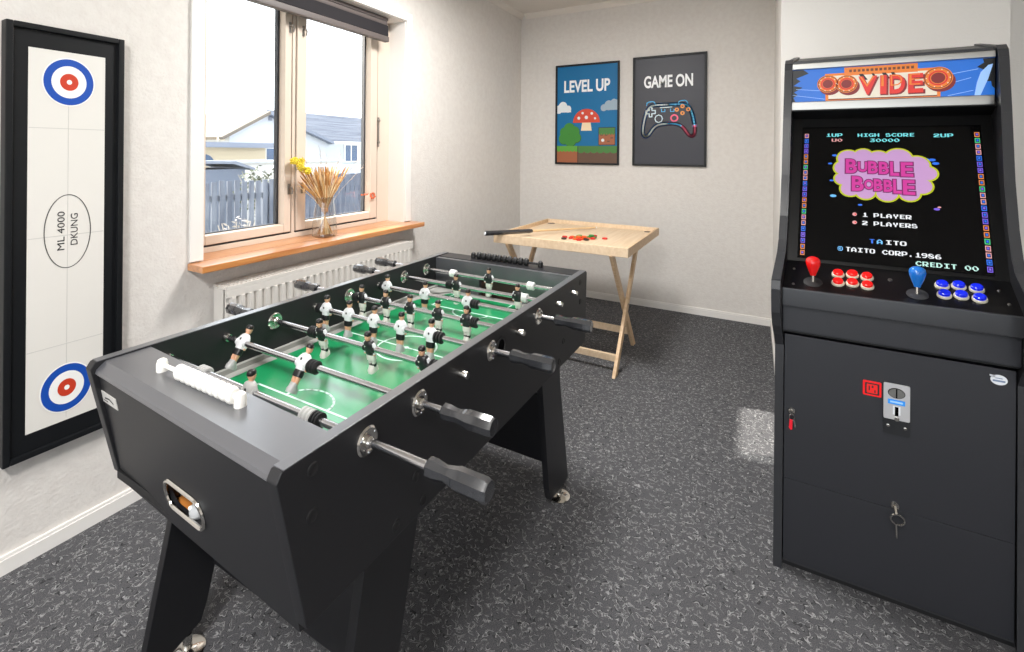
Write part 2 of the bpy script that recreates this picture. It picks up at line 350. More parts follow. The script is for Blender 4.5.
mb.box(DX0, DX1, YB-0.12, YB-0.05, DZ-0.07, DZ, 'white_trim', 0.004).box(DX0, DX1, YB-0.12, YB-0.05, 0, 0.09, 'white_trim', 0.004)
d1 = struct(mb, 'door_1', 'wide white glazed door added to let in fill daylight', 'door')
MB().box(DX0+0.07, DX1-0.07, YB-0.09, YB-0.085, 0.09, DZ-0.07, 'pane_glass').build('door_glass', d1)
def base(name, lab, x0, x1, y0, y1):
    struct(MB().box(x0, x1, y0, y1, 0, 0.045, 'white_trim').box(x0+(0.004 if x1-x0 > 1 else 0), x1-(0.004 if x1-x0 < 1 else 0), y0+(0.004 if x1-x0 > 1 else 0), y1, 0.045, 0.056, 'white_trim', 0.002), name, lab, 'baseboard')
base('baseboard_left', 'white skirting board below the window wall', XW, XW+0.014, YB, YW)
base('baseboard_back', 'white skirting board below the posters', XW+0.014, 0.125, YW-0.014, YW)
base('baseboard_chimney', 'white skirting board on the chimney breast side', 0.111, 0.125, 3.20, YW-0.014)
base('baseboard_right', 'white skirting board along the right wall', XR-0.014, XR, YB, 3.286)
base('baseboard_alcove', 'white skirting board right of the chimney breast', 1.054, XR-0.014, 3.286, 3.30)
base('baseboard_front', 'white skirting board on the chimney breast front', 0.125, 1.04, 3.186, 3.20)
def cove(name, lab, a, b, inward):
    a, b, i = Vector(a), Vector(b), Vector(inward); z = Vector((0, 0, 1)); k = 0.043
    pts = [a-z*k, a-z*k+i*0.006, a-z*k*0.75+i*0.012, a-z*k*0.4+i*0.022, a-z*0.01+i*0.04, a+i*0.045, a]
    struct(MB().prism(pts, b-a, 'ceiling_paint'), name, lab, 'trim')
cove('trim_1', 'pale ceiling cornice along the window wall', (XW, YB, ZC), (XW, YW, ZC), (1, 0, 0))
cove('trim_2', 'pale ceiling cornice along the poster wall', (XW+0.045, YW, ZC), (0.125, YW, ZC), (0, -1, 0))
# window casing
mb = MB()
mb.box(XW, XW+0.012, WY0-0.055, WY0, 0.845, WZ1+0.055, 'white_trim', 0.002).box(XW, XW+0.012, WY1, WY1+0.055, 0.845, WZ1+0.055, 'white_trim', 0.002)
mb.box(XW, XW+0.012, WY0, WY1, WZ1, WZ1+0.055, 'white_trim', 0.002)
mb.box(-2.3, XW, WY0, WY0+0.004, 0.84, WZ1, 'white_trim').box(-2.3, XW, WY1-0.004, WY1, 0.84, WZ1, 'white_trim').box(-2.3, XW, WY0, WY1, WZ1-0.004, WZ1, 'white_trim')
struct(mb, 'trim_3', 'white painted casing and reveal around the window', 'trim')
# sill
mb = MB(); mb.box(-2.16, XW, WY0+0.002, WY1-0.002, 0.812, 0.840, 'sill_wood').box(XW, -1.88, 1.095, 2.558, 0.812, 0.840, 'sill_wood', 0.004)
struct(mb, 'trim_4', 'glossy brown wooden window sill', 'sill')
# window
WX0, WX1 = -2.19, -2.12
mb = MB(); f = 0.05
mb.box(WX0-0.02, WX1, WY0+0.004, WY0+0.040, 0.84, WZ1-0.004, 'cream_frame', 0.003).box(WX0-0.02, WX1, 2.362, WY1-0.004, 0.84, WZ1-0.004, 'cream_frame', 0.003)
mb.box(WX0-0.02, WX1, WY0+0.040, 2.362, 0.84, 0.866, 'cream_frame', 0.003).box(WX0-0.02, WX1, WY0+0.040, 2.362, 2.098, WZ1-0.004, 'cream_frame', 0.003)
mb.box(WX0-0.02, WX1, 1.702, 1.722, 0.866, 2.098, 'cream_frame', 0.003)
for a_, b_ in ((1.195, 1.201), (1.693, 1.703), (1.721, 1.728), (2.353, 2.363)): mb.box(WX0, WX1-0.010, a_, b_, 0.866, 2.098, 'gasket')
win = struct(mb, 'window_1', 'white timber window with two casements', 'window')
def sash(y0, y1, gy0, gy1, latch_y, handle_far):
    z0, z1, gz0, gz1 = 0.876, 2.09, 0.918, 2.05
    m2 = MB()
    m2.box(WX0, WX1+0.006, y0, gy0, z0, z1, 'cream_frame', 0.004).box(WX0, WX1+0.006, gy1, y1, z0, z1, 'cream_frame', 0.004)
    m2.box(WX0, WX1+0.006, gy0, gy1, z0, gz0, 'cream_frame', 0.004).box(WX0, WX1+0.006, gy0, gy1, gz1, z1, 'cream_frame', 0.004)
    # dark gaskets around the pane and below the rail
    for a in ((gy0, gy0+0.008, gz0, gz1), (gy1-0.012, gy1, gz0, gz1), (gy0, gy1, gz0, gz0+0.004)): m2.box(WX0+0.006, WX0+0.03, a[0], a[1], a[2], a[3], 'gasket')
    m2.box(WX0, WX1-0.004, y0, y1, 0.866, 0.876, 'gasket')
    s_ = m2.build('sash', win)
    MB().box(WX0+0.012, WX0+0.018, gy0, gy1, gz0, gz1, 'pane_glass').build('pane', s_)
    for z in (1.10, 1.945):
        h = MB(); xx = WX1+0.006
        h.box(xx, xx+0.004, latch_y-0.008, latch_y+0.008, z-0.028, z+0.028, 'metal_latch', 0.0015)
        h.cyl((xx, latch_y, z+0.008), (xx+0.022, latch_y, z+0.008), 0.005, 'metal_latch', seg=10)
        h.tube([(xx+0.02, latch_y, z+0.010), (xx+0.022, latch_y+0.008, z-0.004), (xx+0.02, latch_y+0.004, z-0.026)], 0.0042, 'metal_latch', seg=8)
        h.build('latch', s_)
    return s_
sash(1.20, 1.693, 1.242, 1.652, 1.680, False)
s2 = sash(1.728, 2.353, 1.789, 2.292, 1.764, True)
h = MB(); h.cyl((WX1+0.012, 2.358, 1.33), (WX1+0.012, 2.358, 1.52), 0.006, 'metal_latch', seg=10).ball((WX1+0.014, 2.358, 1.50), 0.011, 'metal_latch').ball((WX1+0.014, 2.358, 1.36), 0.010, 'metal_latch').build('hinge', s2)

# roller blind
t = thing('roller_blind', (-2.04, 1.76, 2.06), 'dark grey roller blind rolled up at the top of the window', 'blind')
mb = MB(); mb.box(-2.055, -2.025, 1.175, 2.352, 2.03, 2.10, 'blind_fabric', 0.004).build('blind_fabric', t, off=t.location)
mb = MB(); mb.cyl((-2.065, 1.175, 2.115), (-2.065, 2.352, 2.115), 0.030, 'blind_bar', seg=20).box(-2.10, -2.03, 1.172, 2.356, 2.128, 2.150, 'blind_bar', 0.004).build('roller', t, off=t.location)
MB().box(-2.058, -2.020, 1.172, 2.355, 1.995, 2.030, 'blind_bar', 0.006).build('bottom_bar', t, off=t.location)

# radiator
t = thing('radiator', (-1.92, 1.80, 0.12), 'long white ribbed panel radiator under the window sill', 'radiator')
x0, x1 = -1.972, -1.872; ya, yb, za, zb = 1.195, 2.43, 0.13, 0.735
prof = [(x1-0.013, ya)]; nrib = 30; p = (yb-ya-0.03)/nrib
for i in range(nrib):
    y = ya+0.015+i*p
    prof += [(x1-0.013, y), (x1, y+p*0.16), (x1, y+p*0.56), (x1-0.013, y+p*0.72)]
prof += [(x1-0.013, yb), (x1-0.022, yb), (x1-0.022, ya)]
MB().prism([(a, b, za+0.03) for a, b in prof], (0, 0, zb-za-0.075), 'radiator_white').box(x1-0.024, x1-0.004, ya, yb, zb-0.046, zb-0.012, 'radiator_white', 0.003).box(x1-0.024, x1-0.004, ya, yb, za, za+0.03, 'radiator_white', 0.003).build('front_panel', t, off=t.location)
MB().box(x0, x0+0.018, ya, yb, za, zb-0.012, 'radiator_white', 0.004).build('rear_panel', t, off=t.location)
mb = MB(); mb.box(x0, x1-0.004, ya, yb, zb-0.012, zb-0.006, 'radiator_white')
for i in range(64):
    y = ya+0.01+i*(yb-ya-0.02)/64; mb.box(x0+0.02, x1-0.022, y, y+0.010, zb-0.006, zb, 'radiator_white')
mb.box(x0, x0+0.012, ya, yb, zb-0.006, zb+0.002, 'radiator_white').box(x1-0.016, x1-0.004, ya, yb, zb-0.006, zb+0.002, 'radiator_white').build('top_grille', t, off=t.location)
for y in (ya-0.002, yb-0.004):
    MB().box(x0+0.02, x1-0.03, y, y+0.006, za+0.02, zb-0.012, 'radiator_white', 0.002).build('side_cover', t, off=t.location)
for y in (ya+0.2, yb-0.2): MB().box(XW+0.001, x0, y-0.02, y+0.02, 0.25, 0.60, 'radiator_white').build('wall_bracket', t, off=t.location)
MB().cyl((-1.92, yb-0.08, 0.0), (-1.92, yb-0.08, za+0.01), 0.009, 'radiator_white').build('pipe', t, off=t.location)

# unseen fill lamps added on the ceiling to brighten the room
for (lx, ly), lb in zip(FILL_LAMPS, ('round white fill lamp added over the front of the room', 'round white fill lamp added over the far half of the room')):
    t = thing('fill_lamp', (lx, ly, ZC), lb, 'lamp')
    MB().lathe([(0.0, -0.10), (0.16, -0.09), (0.26, -0.06), (0.29, -0.03), (0.29, 0.0)], 'fill_lamp_glass', seg=32).build('lamp_shade', t)

# ================================================================== WALL-HUNG CURLING BOARD
BX = XW+0.040                                              # front face
t = thing('curling_board', (XW, 0.6945, 1.01), 'tall black framed tabletop curling board hanging on the wall left of the window', 'game board')
y0, y1, z0, z1 = 0.538, 0.851, 0.336, 1.690
mb = MB(); wf = 0.018
mb.box(XW+0.001, BX, y0, y0+wf, z0, z1, 'frame_black', 0.003).box(XW+0.001, BX, y1-wf, y1, z0, z1, 'frame_black', 0.003)
mb.box(XW+0.001, BX, y0+wf, y1-wf, z0, z0+wf, 'frame_black', 0.003).box(XW+0.001, BX, y0+wf, y1-wf, z1-wf, z1, 'frame_black', 0.003)
mb.build('frame', t, off=t.location)
bd = MB().box(XW+0.001, BX-0.012, y0+wf, y1-wf, z0+wf, z1-wf, 'frame_black').build('inner_border', t, off=t.location)
sf = MB().box(BX-0.012, BX-0.0105, 0.593, 0.796, 0.410, 1.617, 'print_white').build('playing_surface', t, off=t.location)
X = frame_m(Vector((BX-0.0105, 0, 0))-t.location, (0, 1, 0), (0, 0, 1))           # x = world y, y = world z, z = towards room
mb = MB()
mb.flat([(0.6937, 0.42), (0.6953, 0.42), (0.6953, 1.60), (0.6937, 1.60)], 'faint_line', X)
for z in (1.365, 1.016, 0.66): mb.flat([(0.595, z), (0.794, z), (0.794, z+0.0025), (0.595, z+0.0025)], 'faint_line', X)
mb.build('court_lines', sf)
for zc in (1.519, 0.517):
    mb = MB()
    for r_, m_, k in ((0.0700, 'ring_white', 1), (0.0665, 'ring_blue', 2), (0.0465, 'ring_white', 3), (0.0245, 'ring_red', 4), (0.007, 'ring_white', 5)):
        mb.flat(ell(0.6955, zc, r_, r_*1.13, 48), m_, X, 0.0004*k)
    mb.build('target', sf)
mb = MB(); ring(mb, 0.6955, 1.030, 0.0625, 0.121, 0.0024, 'ink_black', X, 0.0004, n=48)
XT = X @ frame_m((0.677, 1.033, 0.0004), (0, 1, 0), (-1, 0, 0)); mb.add(text_bm('ML 4000', 0.126, 0.019), 'ink_black', XT)
XT = X @ frame_m((0.712, 1.035, 0.0004), (0, 1, 0), (-1, 0, 0)); mb.add(text_bm('DKUNG', 0.104, 0.019), 'ink_black', XT)
mb.build('printed_logo', sf)

# ================================================================== POSTERS
def poster(name, label, x0, x1, z0, z1, bgm):
    t = thing(name, ((x0+x1)/2, YW, (z0+z1)/2), label, 'poster'); fw = 0.017; m2 = MB()
    ya, yb = YW-0.024, YW-0.001
    m2.box(x0, x0+fw, ya, yb, z0, z1, 'frame_black', 0.002).box(x1-fw, x1, ya, yb, z0, z1, 'frame_black', 0.002)
    m2.box(x0+fw, x1-fw, ya, yb, z0, z0+fw, 'frame_black', 0.002).box(x0+fw, x1-fw, ya, yb, z1-fw, z1, 'frame_black', 0.002)
    m2.build('frame', t, off=t.location)
    pr = MB().box(x0+fw, x1-fw, YW-0.014, yb, z0+fw, z1-fw, bgm).build('print', t, off=t.location)
    X = frame_m(Vector((x0+fw, YW-0.014, z0+fw))-t.location, (1, 0, 0), (0, 0, 1))
    return t, pr, X, x1-x0-2*fw, z1-z0-2*fw
t, pr, X, W, H = poster('framed_poster', 'black framed blue poster reading LEVEL UP, left of the two posters', -1.622, -1.032, 1.198, 2.115, 'poster_blue')
mb = MB(); mb.add(text_bm('LEVEL UP', 0.425*1.0, 0.112, bold=0.030, c=(W*0.50, H*0.79)), 'poster_white', X); mb.build('lettering', pr)
def puffs(mb, L, m, z): 
    for i, (a, b, c) in enumerate(L): mb.flat(ell(a, b, c, c*1.1, 24), m, X, z+0.00005*i)
mb = MB(); puffs(mb, [(0.015, 0.49, 0.035), (0.055, 0.515, 0.042), (0.105, 0.492, 0.03)], 'cloud_white', 0.0003); mb.flat([(0.0, 0.462), (0.135, 0.462), (0.125, 0.497), (0, 0.49)], 'cloud_white', X, 0.0006)
mb.build('white_cloud', pr)
mb = MB(); puffs(mb, [(W-0.03, 0.535, 0.03), (W-0.075, 0.512, 0.04), (W-0.12, 0.492, 0.028)], 'cloud_grey', 0.0003); mb.flat([(W-0.15, 0.47), (W, 0.47), (W, 0.56), (W-0.03, 0.56), (W-0.10, 0.5)], 'cloud_grey', X, 0.0006)
mb.build('grey_cloud', pr)
# plain generic toadstool
mb = MB(); cxp, cyp = W*0.50, H*0.425
mb.flat([(cxp-0.050, cyp-0.085), (cxp+0.050, cyp-0.085), (cxp+0.038, cyp-0.005), (cxp-0.038, cyp-0.005)], 'stem_cream', X, 0.0004)
mb.flat([(cxp+0.125*math.cos(a*PI/20), cyp-0.012+0.125*math.sin(a*PI/20)) for a in range(21)], 'cap_red', X, 0.0009)
for a, b, r in ((-0.07, 0.03, 0.014), (-0.035, 0.075, 0.011), (0.0, 0.035, 0.016), (0.05, 0.07, 0.012), (0.08, 0.025, 0.010)): mb.flat(ell(cxp+a, cyp+b, r, r), 'cloud_white', X, 0.0014)
mb.build('toadstool', pr)
mb = MB(); mb.flat([(0.095, 0.145), (0.155, 0.145), (0.145, 0.21), (0.105, 0.21)], 'bark', X, 0.0003)
for i, (a, b, r) in enumerate(((0.07, 0.215, 0.05), (0.13, 0.20, 0.055), (0.185, 0.225, 0.045), (0.075, 0.275, 0.045), (0.165, 0.28, 0.05), (0.12, 0.31, 0.05))):
    mb.flat(ell(a, b, r*1.06, r*1.06, 24), 'leaf_dark', X, 0.0004); mb.flat(ell(a-0.003, b+0.004, r, r, 24), 'leaf_green', X, 0.0008+0.00005*i)
mb.build('tree', pr)
def scallop(mb, x0, x1, zt, zb, m, k, z):
    n = 6
    for i in range(n): mb.flat(ell(x0+(i+0.5)*(x1-x0)/n, zb, (x1-x0)/n*0.5, 0.018, 16), m, X, z+0.00002*i)
    mb.flat([(x0, zb), (x1, zb), (x1, zt), (x0, zt)], m, X, z+0.0003)
mb = MB(); xm = W*0.36
mb.flat([(0, 0), (xm, 0), (xm, 0.145), (0, 0.145)], 'earth_light', X, 0.0003); mb.flat([(xm, 0), (W, 0), (W, 0.145), (xm, 0.145)], 'earth_dark', X, 0.0003)
scallop(mb, 0, xm, 0.152, 0.115, 'grass_green', 4, 0.0008); scallop(mb, xm, W, 0.152, 0.105, 'grass_dark', 4, 0.0008)
mb.flat([(xm-0.003, 0), (xm+0.003, 0), (xm+0.003, 0.15), (xm-0.003, 0.15)], 'ink_black', X, 0.0014); mb.build('ground', pr)
mb = MB(); bx0, bx1, bz0, bz1 = W*0.70, W*0.97, 0.158, 0.318
mb.flat([(bx0, bz0), (bx1, bz0), (bx1, bz1), (bx0, bz1)], 'ink_black', X, 0.0003); mb.flat([(bx0+0.005, bz0+0.005), (bx1-0.005, bz0+0.005), (bx1-0.005, bz1-0.005), (bx0+0.005, bz1-0.005)], 'earth_light', X, 0.0008)
scallop(mb, bx0+0.005, bx1-0.005, bz1-0.005, bz1-0.05, 'grass_dark', 4, 0.0013); mb.flat(ell(bx0+0.04, bz0+0.045, 0.014, 0.014), 'cloud_white', X, 0.0013)
for a, b in ((0.09, 0.03), (0.12, 0.06), (0.07, 0.085), (0.03, 0.085)): mb.flat([(bx0+a-0.012, bz0+b), (bx0+a+0.012, bz0+b), (bx0+a+0.012, bz0+b+0.01), (bx0+a-0.012, bz0+b+0.01)], 'earth_dark', X, 0.0013)
mb.build('block', pr)
t, pr, X, W, H = poster('framed_poster', 'black framed grey poster reading GAME ON with a neon game controller', -0.918, -0.338, 1.198, 2.128, 'poster_grey')
mb = MB(); mb.add(text_bm('GAME ON', 0.385, 0.105, bold=0.028, c=(W*0.49, H*0.775)), 'poster_white', X); mb.build('lettering', pr)
def P2(a, b): return (W*a, H*b)
out_l = [(0.50, 0.555), (0.30, 0.555), (0.22, 0.54), (0.165, 0.47), (0.13, 0.36), (0.125, 0.285), (0.16, 0.255), (0.215, 0.27), (0.29, 0.345), (0.37, 0.372), (0.50, 0.378)]
def smooth(pts, n=3):
    for _ in range(n):
        q = [pts[0]]
        for a, b in zip(pts, pts[1:]): q += [(a[0]*.75+b[0]*.25, a[1]*.75+b[1]*.25), (a[0]*.25+b[0]*.75, a[1]*.25+b[1]*.75)]
        q.append(pts[-1]); pts = q
    return pts
ol = smooth(out_l, 2); orr = [(1.0-a, b) for a, b in ol]
halo = MB(); ln = MB()
for pts, side in ((ol, 0), (orr, 1)):
    pp = [P2(*q) for q in pts]; k = int(len(pp)*0.42)
    stroke(halo, pp[:k+1] if side else pp, 0.034, 'neon_halo', X, 0.0001)
    if side: stroke(halo, pp[k:], 0.030, 'neon_halo_pink', X, 0.0002)
    if side: stroke(ln, pp[:k+1], 0.0125, 'neon_blue', X, 0.0006); stroke(ln, pp[k:-8], 0.0125, 'neon_pink', X, 0.0007); stroke(ln, pp[-9:], 0.0125, 'neon_blue', X, 0.0008)
    else: stroke(ln, pp, 0.0125, 'neon_white', X, 0.0006)
for a in (0.24, 0.70): stroke(ln, smooth([P2(a-0.06, 0.555), P2(a-0.05, 0.585), P2(a+0.05, 0.590), P2(a+0.07, 0.56)], 1), 0.008, 'neon_blue', X, 0.0009)
pw = [(0.24+dx, 0.49+dy) for dx, dy in ((-.02, .045), (.02, .045), (.02, .015), (.07, .015), (.07, -.015), (.02, -.015), (.02, -.045), (-.02, -.045), (-.02, -.015), (-.07, -.015), (-.07, .015), (-.02, .015))]
stroke(ln, [P2(*q) for q in pw], 0.009, 'neon_white', X, 0.0010, True)
stroke(ln, [P2(0.36+0.055*math.cos(i*PI/4), 0.425+0.036*math.sin(i*PI/4)) for i in range(8)], 0.008, 'neon_white', X, 0.0010, True)
for a, b in ((0.70, 0.535), (0.62, 0.505), (0.78, 0.505), (0.70, 0.472)): ring(ln, W*a, H*b, 0.017, 0.017, 0.010, 'neon_orange', X, 0.0010, n=16)
ring(ln, W*0.585, H*0.428, 0.032, 0.032, 0.0125, 'neon_pink', X, 0.0010, n=20)
stroke(ln, [P2(0.38, 0.528), P2(0.55, 0.532)], 0.006, 'neon_white', X, 0.0010)
for a in (0.40, 0.53): stroke(ln, [P2(a, 0.515), P2(a, 0.49), P2(a+0.05, 0.49), P2(a+0.05, 0.51)], 0.006, 'neon_blue', X, 0.0010)
halo.build('controller_halo', pr); ln.build('neon_controller', pr)

# ================================================================== FOOSBALL TABLE (local frame: x across, y towards the far end, origin on the floor)
ft = thing('foosball_table', (-0.952, 1.204, 0), 'black foosball table with a green pitch in the middle of the room', 'foosball table', rz=-0.0095)
FZ = 0.680                                                 # pitch height
side_prof = [(-0.735, 0.806), (-0.726, 0.820), (0.716, 0.820), (0.727, 0.812), (0.709, 0.533), (-0.677, 0.543)]
for sx in (-1, 1):
    xa, xb = (0.325, 0.351) if sx > 0 else (-0.351, -0.325)
    dn = 0.0 if sx > 0 else 0.026
    sp = MB().prism([(xa, a+(dn if a < 0 else 0), b) for a, b in side_prof], (xb-xa, 0, 0), 'black_laminate', 0.003).build('side_panel', ft)
    cap = MB().box(xa+0.001, xb-0.001, -0.722+dn, 0.714, 0.8195, 0.8212, 'graphite_top', 0.0006).build('top_edge', sp)
    if sx > 0:
        for y, z in ((-0.668, 0.793), (-0.669, 0.720), (-0.402, 0.627), (-0.376, 0.563), (-0.463, 0.567), (0.640, 0.790), (0.641, 0.715), (0.46, 0.62), (0.42, 0.56)):
            b_ = MB().lathe([(0.0115, 0), (0.0115, 0.0012), (0.009, 0.0022), (0.006, 0.0012), (0.0, 0.0008)], 'rubber_black', (xb, y, z), (1, 0, 0), 18).build('bolt_cover', sp)
        MB().lathe([(0.027, 0), (0.027, 0.002), (0.021, 0.002), (0.019, -0.0005), (0, -0.0005)], 'rubber_black', (xb+0.0008, -0.027, 0.768), (1, 0, 0), 24).lathe([(0.0185, 0), (0.0, 0.0004)], 'deep_black', (xb+0.0012, -0.027, 0.768), (1, 0, 0), 24).build('ball_entry', sp)
def skew(v): return (v[0], v[1]+0.026*(0.325-v[0])/0.65, v[2])          # the near end runs slightly out of square
# near end: sloped face with the ball return hole, ledge on top
ya_t, ya_b = -0.721, -0.669
def facept(x, z, d=0.0): return (x, ya_t+(0.80-z)/(0.80-0.52)*(ya_b-ya_t)+d, z)
def rr(cx_, cz, hw, hh, ch, n=5):
    pts = []
    for qx, qz, a0 in ((1, 1, 0), (-1, 1, 90), (-1, -1, 180), (1, -1, 270)):
        for i in range(n+1):
            a = math.radians(a0+90*i/n); pts.append((cx_+qx*(hw-ch)+ch*math.cos(a), cz+qz*(hh-ch)+ch*math.sin(a)))
    return pts
hx, hz = -0.010, 0.604
inner = [facept(a, b) for a, b in rr(hx, hz, 0.072, 0.030, 0.026)]
outer = [facept(a, b) for a, b in ((-0.325, 0.52), (0.325, 0.52), (0.325, 0.80), (-0.325, 0.80))]
ep = MB().holed(outer, inner, (0, 0.010, 0), 'black_laminate').warp(skew).build('end_panel', ft)
ringm = MB(); ringm.tube([facept(a, b, -0.002) for a, b in rr(hx, hz, 0.072, 0.030, 0.026)], 0.0042, 'chrome', 8, closed=True); ringm.warp(skew).build('ball_return_rim', ep)
cup = MB(); bx0, bx1, by0, by1, bz0, bz1 = hx-0.085, hx+0.085, -0.672, -0.600, 0.566, 0.655
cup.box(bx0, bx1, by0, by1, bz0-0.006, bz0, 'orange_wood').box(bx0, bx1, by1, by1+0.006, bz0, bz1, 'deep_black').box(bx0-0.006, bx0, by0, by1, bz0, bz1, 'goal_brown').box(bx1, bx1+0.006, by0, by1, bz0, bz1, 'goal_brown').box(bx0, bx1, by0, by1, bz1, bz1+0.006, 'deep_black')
for k in range(3): cup.box(bx0, bx0+0.002, by0+0.02+k*0.03, by0+0.028+k*0.03, bz0, bz0+0.05, 'field_grey')
cup.warp(skew).build('ball_tray', ep)
lp = MB(); Xl = frame_m(Vector(facept(-0.290, 0.740, -0.0005)), (1, 0, 0), Vector((0, ya_t-ya_b, 0.28)))
lp.flat([(-0.040, -0.0135), (0.040, -0.0135), (0.040, 0.0135), (-0.040, 0.0135)], 'label_silver', Xl, 0, 0.0015)
lp.flat([(-0.020, 0.001), (0.004, 0.004), (0.022, -0.002), (0.022, -0.006), (0.002, 0.000), (-0.020, -0.003)], 'ink_black', Xl, 0.0015, 0.0003)
for k in range(4): lp.flat([(-0.030+k*0.006, -0.0085), (-0.026+k*0.006, -0.0085), (-0.026+k*0.006, -0.006), (-0.030+k*0.006, -0.006)], 'ink_black', Xl, 0.0015, 0.0003)
lp.warp(skew).build('maker_plate', ep)
led = MB(); led.prism([(-0.325, -0.738+0.012, 0.795), (-0.325, -0.738+0.014, 0.803), (-0.325, -0.706, 0.817), (-0.325, -0.612, 0.817), (-0.325, -0.605, 0.810), (-0.325, -0.605, 0.660), (-0.325, -0.620, 0.660), (-0.325, -0.620, 0.790), (-0.325, -0.722, 0.790)], (0.65, 0, 0), 'graphite_top', 0.0)
led.warp(skew).build('end_ledge', ft)
# far end
fe = MB(); gw, gx = 0.095, 0.0
fe.box(-0.325, gx-gw, 0.612, 0.634, 0.655, 0.815, 'graphite_top').box(gx+gw, 0.325, 0.612, 0.634, 0.655, 0.815, 'graphite_top').box(gx-gw, gx+gw, 0.612, 0.634, 0.745, 0.815, 'graphite_top').box(gx-gw, gx+gw, 0.634, 0.690, 0.655, 0.745, 'goal_brown')
fe.build('far_inner_wall', ft)
MB().box(-0.325, 0.325, 0.634, 0.722, 0.800, 0.818, 'black_side', 0.003).build('far_ledge', ft)
MB().prism([(-0.325, 0.716, 0.80), (-0.325, 0.700, 0.52), (-0.325, 0.680, 0.52), (-0.325, 0.696, 0.80)], (0.65, 0, 0), 'black_laminate').build('far_end_panel', ft)
MB().box(-0.325, 0.325, -0.655, 0.69, 0.535, 0.553, 'matte_black').build('bottom_board', ft)
# pitch
pf = MB().box(-0.325, 0.325, -0.606, 0.614, FZ-0.018, FZ-0.004, 'field_grey').build('playfield', ft)
gm = MB(); gl, ge, cc = 0.278, 0.560, 0.115
gpts = [(-gl+cc*0.6, -ge), (gl-cc*0.6, -ge), (gl, -ge+cc*1.3), (gl, ge-cc*1.3), (gl-cc*0.6, ge), (-gl+cc*0.6, ge), (-gl, ge-cc*1.3), (-gl, -ge+cc*1.3)]
gm.prism([(a, b, FZ-0.004) for a, b in gpts], (0, 0, 0.004), 'field_green'); gm.build('green_pitch', pf)
Xf = Matrix.Translation((0, 0, FZ))
lm_ = MB()
def seg_(a, b, w_=0.006): stroke(lm_, [a, b], w_, 'line_white', Xf, 0.0002, t=0.0003)
seg_((-gl+0.01, 0), (gl-0.01, 0)); ring(lm_, 0, 0, 0.098, 0.098, 0.006, 'line_white', Xf, 0.0003, 0.0003, 40)
for s_ in (-1, 1):
    e_ = s_*(ge-0.01)
    stroke(lm_, [(-0.185, e_), (-0.185, s_*0.39), (0.185, s_*0.39), (0.185, e_)], 0.006, 'line_white', Xf, 0.0002, t=0.0003)
    stroke(lm_, [(-0.095, e_), (-0.095, s_*0.47), (0.095, s_*0.47), (0.095, e_)], 0.006, 'line_white', Xf, 0.0002, t=0.0003)
    stroke(lm_, [(0.075*math.cos(math.radians(a)), s_*(0.39-0.060*math.sin(math.radians(a)))) for a in range(0, 181, 15)], 0.006, 'line_white', Xf, 0.0003, t=0.0003)
ring(lm_, 0, 0, 0.008, 0.008, 0.007, 'line_white', Xf, 0.0004, 0.0003, 12)
lm_.build('pitch_lines', pf)
rm = MB()                                                   # raised side strips and corner ramps
for sx in (-1, 1):
    rm.prism([(sx*0.325, -0.60, FZ-0.004), (sx*0.325, 0.61, FZ-0.004), (sx*0.325, 0.61, FZ+0.010), (sx*0.325, -0.60, FZ+0.010)], (-sx*0.012, 0, 0), 'field_grey')
    for sy in (-1, 1):
        rm.prism([(sx*0.325, sy*0.44, FZ-0.003), (sx*0.325, sy*0.605, FZ-0.003), (sx*0.20, sy*0.605, FZ-0.003)], (0, 0, 0.006), 'field_grey')
rm.build('corner_ramps', pf)

